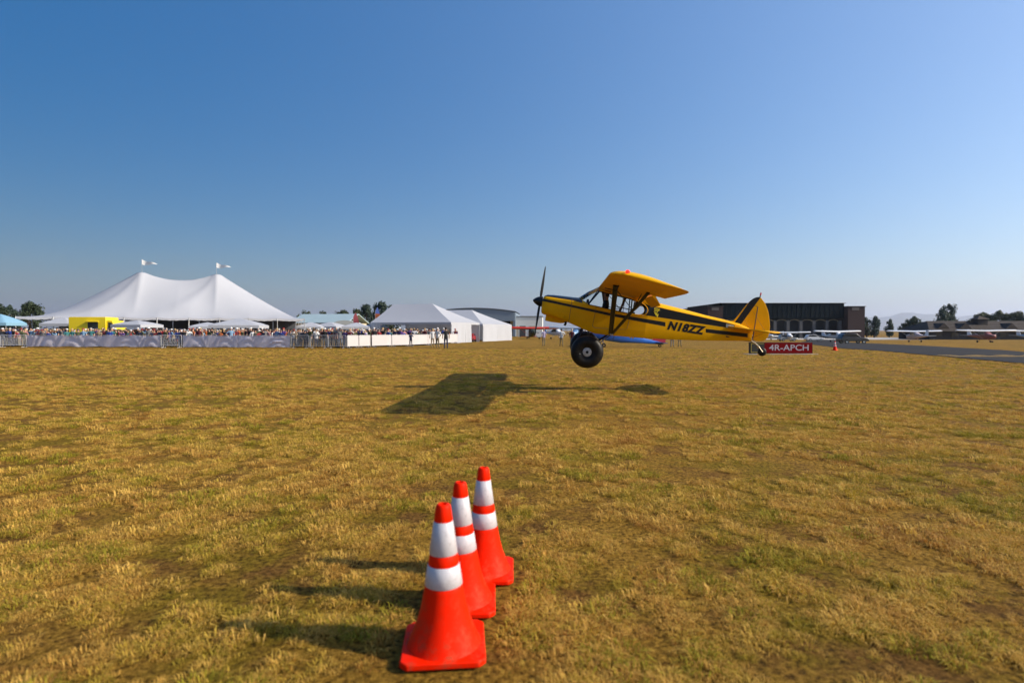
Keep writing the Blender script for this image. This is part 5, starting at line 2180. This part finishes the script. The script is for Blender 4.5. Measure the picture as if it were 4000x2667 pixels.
def crown_mesh(seed, shape):
    """unit crown (height 1 from z = 0 to 1, about 0.5 in radius): leaf clumps through the volume"""
    rr = random.Random(seed)
    v, f = [], []
    blobs = []
    nb = 30
    for _ in range(nb):
        t = rr.random()
        z = 0.12 + 0.80 * t
        prof = {'round': math.sin(math.pi * (0.12 + 0.83 * t)) ** 0.7, 'tall': 0.85 * math.sin(math.pi * (0.15 + 0.80 * t)) ** 0.6, 'wide': 1.15 * math.sin(math.pi * (0.2 + 0.75 * t)) ** 0.6}[shape]
        a = rr.uniform(0, 6.283)
        r = 0.40 * prof * math.sqrt(rr.random())
        blobs.append((r * math.cos(a), r * math.sin(a), z, rr.uniform(0.09, 0.18) * (0.6 + 0.5 * prof)))
    for bx, by, bz, br in blobs:
        for _ in range(110):
            d = Vector((rr.gauss(0, 1), rr.gauss(0, 1), rr.gauss(0, 1))).normalized() * br * (0.55 + 0.55 * rr.random())
            p = Vector((bx, by, bz)) + d * 1.0
            s = rr.uniform(0.022, 0.048)
            n = (d.normalized() + Vector((rr.uniform(-1, 1), rr.uniform(-1, 1), rr.uniform(-0.4, 1))) * 0.8).normalized()
            a = n.orthogonal().normalized()
            b_ = n.cross(a)
            i = len(v)
            v += [p + a * s, p + b_ * s * 0.6, p - a * s, p - b_ * s * 0.6]
            f.append((i, i + 1, i + 2, i + 3))
    me = bpy.data.meshes.new('crown')
    me.from_pydata([tuple(p) for p in v], [], f)
    me.materials.append(LEAF[0])
    return me


def trunk_mesh(seed):
    rr = random.Random(seed)
    b = MB()
    b.path([(0, 0, -0.02), (0.01, 0.005, 0.2), (0.0, 0.01, 0.45), (0.015, 0, 0.75)], [0.045, 0.034, 0.026, 0.008], 8)
    for _ in range(7):
        z = rr.uniform(0.22, 0.6)
        a = rr.uniform(0, 6.28)
        r = rr.uniform(0.15, 0.32)
        b.path([(0, 0, z), (r * 0.5 * math.cos(a), r * 0.5 * math.sin(a), z + 0.1), (r * math.cos(a), r * math.sin(a), z + rr.uniform(0.15, 0.25))], [0.02, 0.013, 0.004], 6)
    return b.mesh('trunk', BARK)


CROWNS = {s: [crown_mesh(k * 7 + i, s) for i in range(3)] for k, s in enumerate(('round', 'tall', 'wide'))}
TRUNKS = [trunk_mesh(i) for i in range(3)]


def tree(px, d, py_top, wpx, shape, leaf, label, group, base=0.05):
    g = gp(px, d)
    h = zat(py_top, d) - g[2]
    w = wpx * d / FPX
    root = empty('tree', g, random.uniform(0, 6))
    tag(root, label, 'tree', group)
    k = random.randrange(3)
    t = link('trunk', TRUNKS[k], root)
    t.scale = (h * 0.8, h * 0.8, h)
    c = link('crown', CROWNS[shape][k], root, (0, 0, h * base))
    c.scale = (w * 1.1, w * 1.1, h * (1 - base))
    c.material_slots[0].link = 'OBJECT'
    c.material_slots[0].material = LEAF[leaf]


TG = 'trees beyond the airfield'
for a in (
        (-30, 120, 1180, 110, 'wide', 0, 'dark tree cut by the left edge behind the blue canopy'),
        (45, 128, 1192, 80, 'round', 2, 'small dark tree behind the blue canopy'),
        (118, 122, 1180, 95, 'wide', 0, 'broad dark tree behind the left corner of the big tent'),
        (1192, 150, 1212, 60, 'wide', 1, 'green tree showing over the pale blue roof'),
        (1262, 160, 1217, 50, 'wide', 0, 'low tree behind the right end of the pale blue roof'),
        (1340, 140, 1213, 85, 'wide', 0, 'dark green tree behind the grey shed'),
        (1395, 135, 1206, 60, 'round', 1, 'green tree behind the faded red banner'),
        (1432, 130, 1188, 75, 'round', 2, 'tall dark tree left of the orange banner'),
        (1486, 132, 1178, 80, 'round', 2, 'tallest dark tree behind the left roof of the open frame tent'),
        (1530, 136, 1192, 70, 'round', 0, 'dark tree mostly hidden by the open frame tent'),
        (3385, 240, 1238, 40, 'tall', 0, 'narrow tree just right of the right brick tower'),
        (3415, 225, 1228, 48, 'tall', 2, 'pointed tree second right of the right brick tower'),
        (3474, 230, 1246, 42, 'tall', 0, 'small lone tree between the two pointed ones'),
        (3530, 225, 1262, 40, 'round', 1, 'low bushy tree under the blue hill'),
        (3566, 222, 1233, 56, 'round', 0, 'rounded tree left of the tallest one'),
        (3672, 215, 1205, 60, 'round', 2, 'left half of the double crowned tall tree over the brown roof'),
        (3706, 218, 1184, 74, 'tall', 2, 'tallest tree of the right side, over the left end of the brown roof'),
        (3610, 230, 1258, 60, 'wide', 0, 'dark low tree at the left end of the brown roof'),
        (3835, 226, 1222, 95, 'wide', 1, 'olive green tree behind the brown roof, left of the cupola'),
        (3905, 222, 1212, 80, 'round', 1, 'olive green tree straight behind the cupola'),
        (3965, 220, 1218, 80, 'wide', 1, 'broad olive tree behind the brown roof near the right edge'),
        (4025, 216, 1210, 80, 'wide', 0, 'dark green tree cut by the right edge of the photo')):
    tree(*a[:7], TG)


# ------------------------------------------------------------------ crowd and people on the field
FG = 'people standing on the open grass'
person(gp(1742, 49.3), 'relaxed', 'black', 'navy', 'dark hair', 'person all in black standing on the grass before the white barriers', FG, R(200), 1.06, 1)
person(gp(1709, 51.0), 'hips', 'white', 'khaki', 'white cap', 'person in a white shirt and cap standing in front of the white barriers', FG, R(150), 1.04, 0)
person(gp(1690, 52.5), 'relaxed', 'white', 'tan', 'fair hair', 'person in a white top and tan trousers beside the one in a white cap', FG, R(190), 1.0, 0)
person(gp(1605, 54.0), 'filming', 'navy', 'black', 'black cap', 'photographer in navy with a black cap in front of the white barriers', FG, R(20), 0.80, 1)
person(gp(2124, 58.5), 'relaxed', 'lavender', 'khaki', 'tan cap', 'person in a lavender shirt and khaki trousers below the propeller', FG, R(210), 1.02, 0)
person(gp(2193, 57.5), 'hips', 'white', 'khaki', 'dark hair', 'person in a white shirt left of the fat tyre', FG, R(170), 1.02, 1)
person(gp(2234, 55.5), 'relaxed', 'maroon', 'grey', 'grey hair', 'person in a maroon shirt close behind the fat tyre', FG, R(160), 1.02, 0)
person(gp(2626, 57.0), 'relaxed', 'grey', 'grey', 'grey cap', 'person in grey partly hidden behind the lettered fuselage', FG, R(180), 1.02, 0)
person(gp(2656, 57.5), 'hips', 'navy', 'khaki', 'dark hair', 'person in khaki trousers partly hidden behind the lettered fuselage', FG, R(190), 1.0, 0)
person(gp(430, 53.6), 'relaxed', 'royal blue', 'navy', 'dark hair', 'person in royal blue standing in front of the banner fence near the yellow truck', FG, R(190), 0.98, 1)

marks = [(-60, 'at the far left'), (60, 'by the blue canopy'), (170, 'left of the yellow truck'), (300, 'behind the yellow truck'), (420, 'at the front of the yellow truck'), (545, 'under the left tent peak'), (670, 'between the two tent peaks'),
         (800, 'by the small white canopy'), (930, 'by the wide white canopy'), (1070, 'right of the big tent'), (1200, 'behind the open steel barriers'), (1300, 'before the cream building'), (1400, 'behind the white solid panels'), (1520, 'before the open frame tent'), (1650, 'inside the open frame tent'), (1790, 'beside the open frame tent')]
shirts = ['white', 'black', 'navy', 'red', 'maroon', 'royal blue', 'light blue', 'grey', 'olive green', 'purple', 'orange', 'pink', 'tan', 'teal']
wt = [6, 11, 12, 6, 8, 5, 3, 7, 6, 4, 2, 3, 4, 3]
heads = ['dark hair', 'fair hair', 'grey hair', 'white cap', 'red cap', 'navy cap', 'black cap', 'tan hat', 'white hat']
hwt = [9, 5, 4, 4, 2, 4, 4, 3, 2]
used = set()
NP = 262
cr = random.Random(21)
for i in range(NP):
    px = -40 + 1830 * (i + cr.uniform(-0.4, 0.4)) / NP
    d = line_pt(px) + 0.7 + 4.2 * cr.random() ** 1.5
    if 330 < px < 470 and d > 56.5:
        d = 55.6
    where = min(marks, key=lambda m_: abs(m_[0] - px))[1]
    row = 'front' if d - line_pt(px) < 1.6 else 'back'
    for _ in range(200):
        sh, hd = cr.choices(shirts, wt)[0], cr.choices(heads, hwt)[0]
        if (sh, hd, where) not in used:
            break
    used.add((sh, hd, where))
    tr = cr.choice(['denim', 'khaki', 'black', 'navy', 'grey'])
    art = 'an' if sh[0] in 'aeiou' else 'a'
    person((gx(px, d), d, 0), cr.choices(list(POSES), [5, 2, 3, 2, 0.5])[0], sh, tr, hd,
           f'person in {art} {sh} shirt with {"a " if hd.split()[-1] in ("cap", "hat") else ""}{hd} {where}', 'spectators behind the crowd fence', R(cr.uniform(-50, 60)), cr.uniform(0.9, 1.07), cr.choices([0, 1, 2], [5, 3, 1])[0])


# ------------------------------------------------------------------ the pilot
def build_pilot():
    p = dict(elbow_l=(-0.22, -0.06, 1.14), hand_l=(-0.14, -0.30, 1.10), elbow_r=(0.22, -0.06, 1.14), hand_r=(0.14, -0.30, 1.10), knee_l=(-0.12, -0.42, 1.02), foot_l=(-0.12, -0.55, 0.60), knee_r=(0.12, -0.42, 1.02), foot_r=(0.12, -0.55, 0.60), sleeve=0.0)
    me = person_mesh('person', p)
    for q in me.polygons:
        if q.center.z < 0.7:
            q.material_index = 2
    o = link('person', me)
    for i, m in enumerate((SKINS[1], CLOTH['black'], CLOTH['navy'], SHOE)):
        slot(o, i, m)
    h = link('cap', CAP, o)
    slot(h, 0, mat('cap_rust', (0.22, 0.06, 0.02), 0.8))
    b = MB()
    for s in (-1, 1):
        b.lathe([(0.001, -0.02), (0.05, -0.015), (0.05, 0.015), (0.001, 0.02)], 14, 'x', (s * 0.095, 0.0, 1.635))
    b.path([(-0.10, 0, 1.66), (-0.085, 0, 1.76), (0, 0, 1.80), (0.085, 0, 1.76), (0.10, 0, 1.66)], 0.012, 6)
    b.build('headset', BLKM, o)
    # facing the nose (-x of the aeroplane), sitting on the front seat
    M0 = PLANE.matrix_world @ Matrix.Translation((0.27, 0, -0.905 - 0.83 * 0.93)) @ Matrix.Rotation(R(-90), 4, 'Z') @ Matrix.Scale(0.93, 4)
    o.matrix_world = M0
    tag(o, 'pilot in dark clothes with cap and headset in the yellow aeroplane', 'person')


build_pilot()
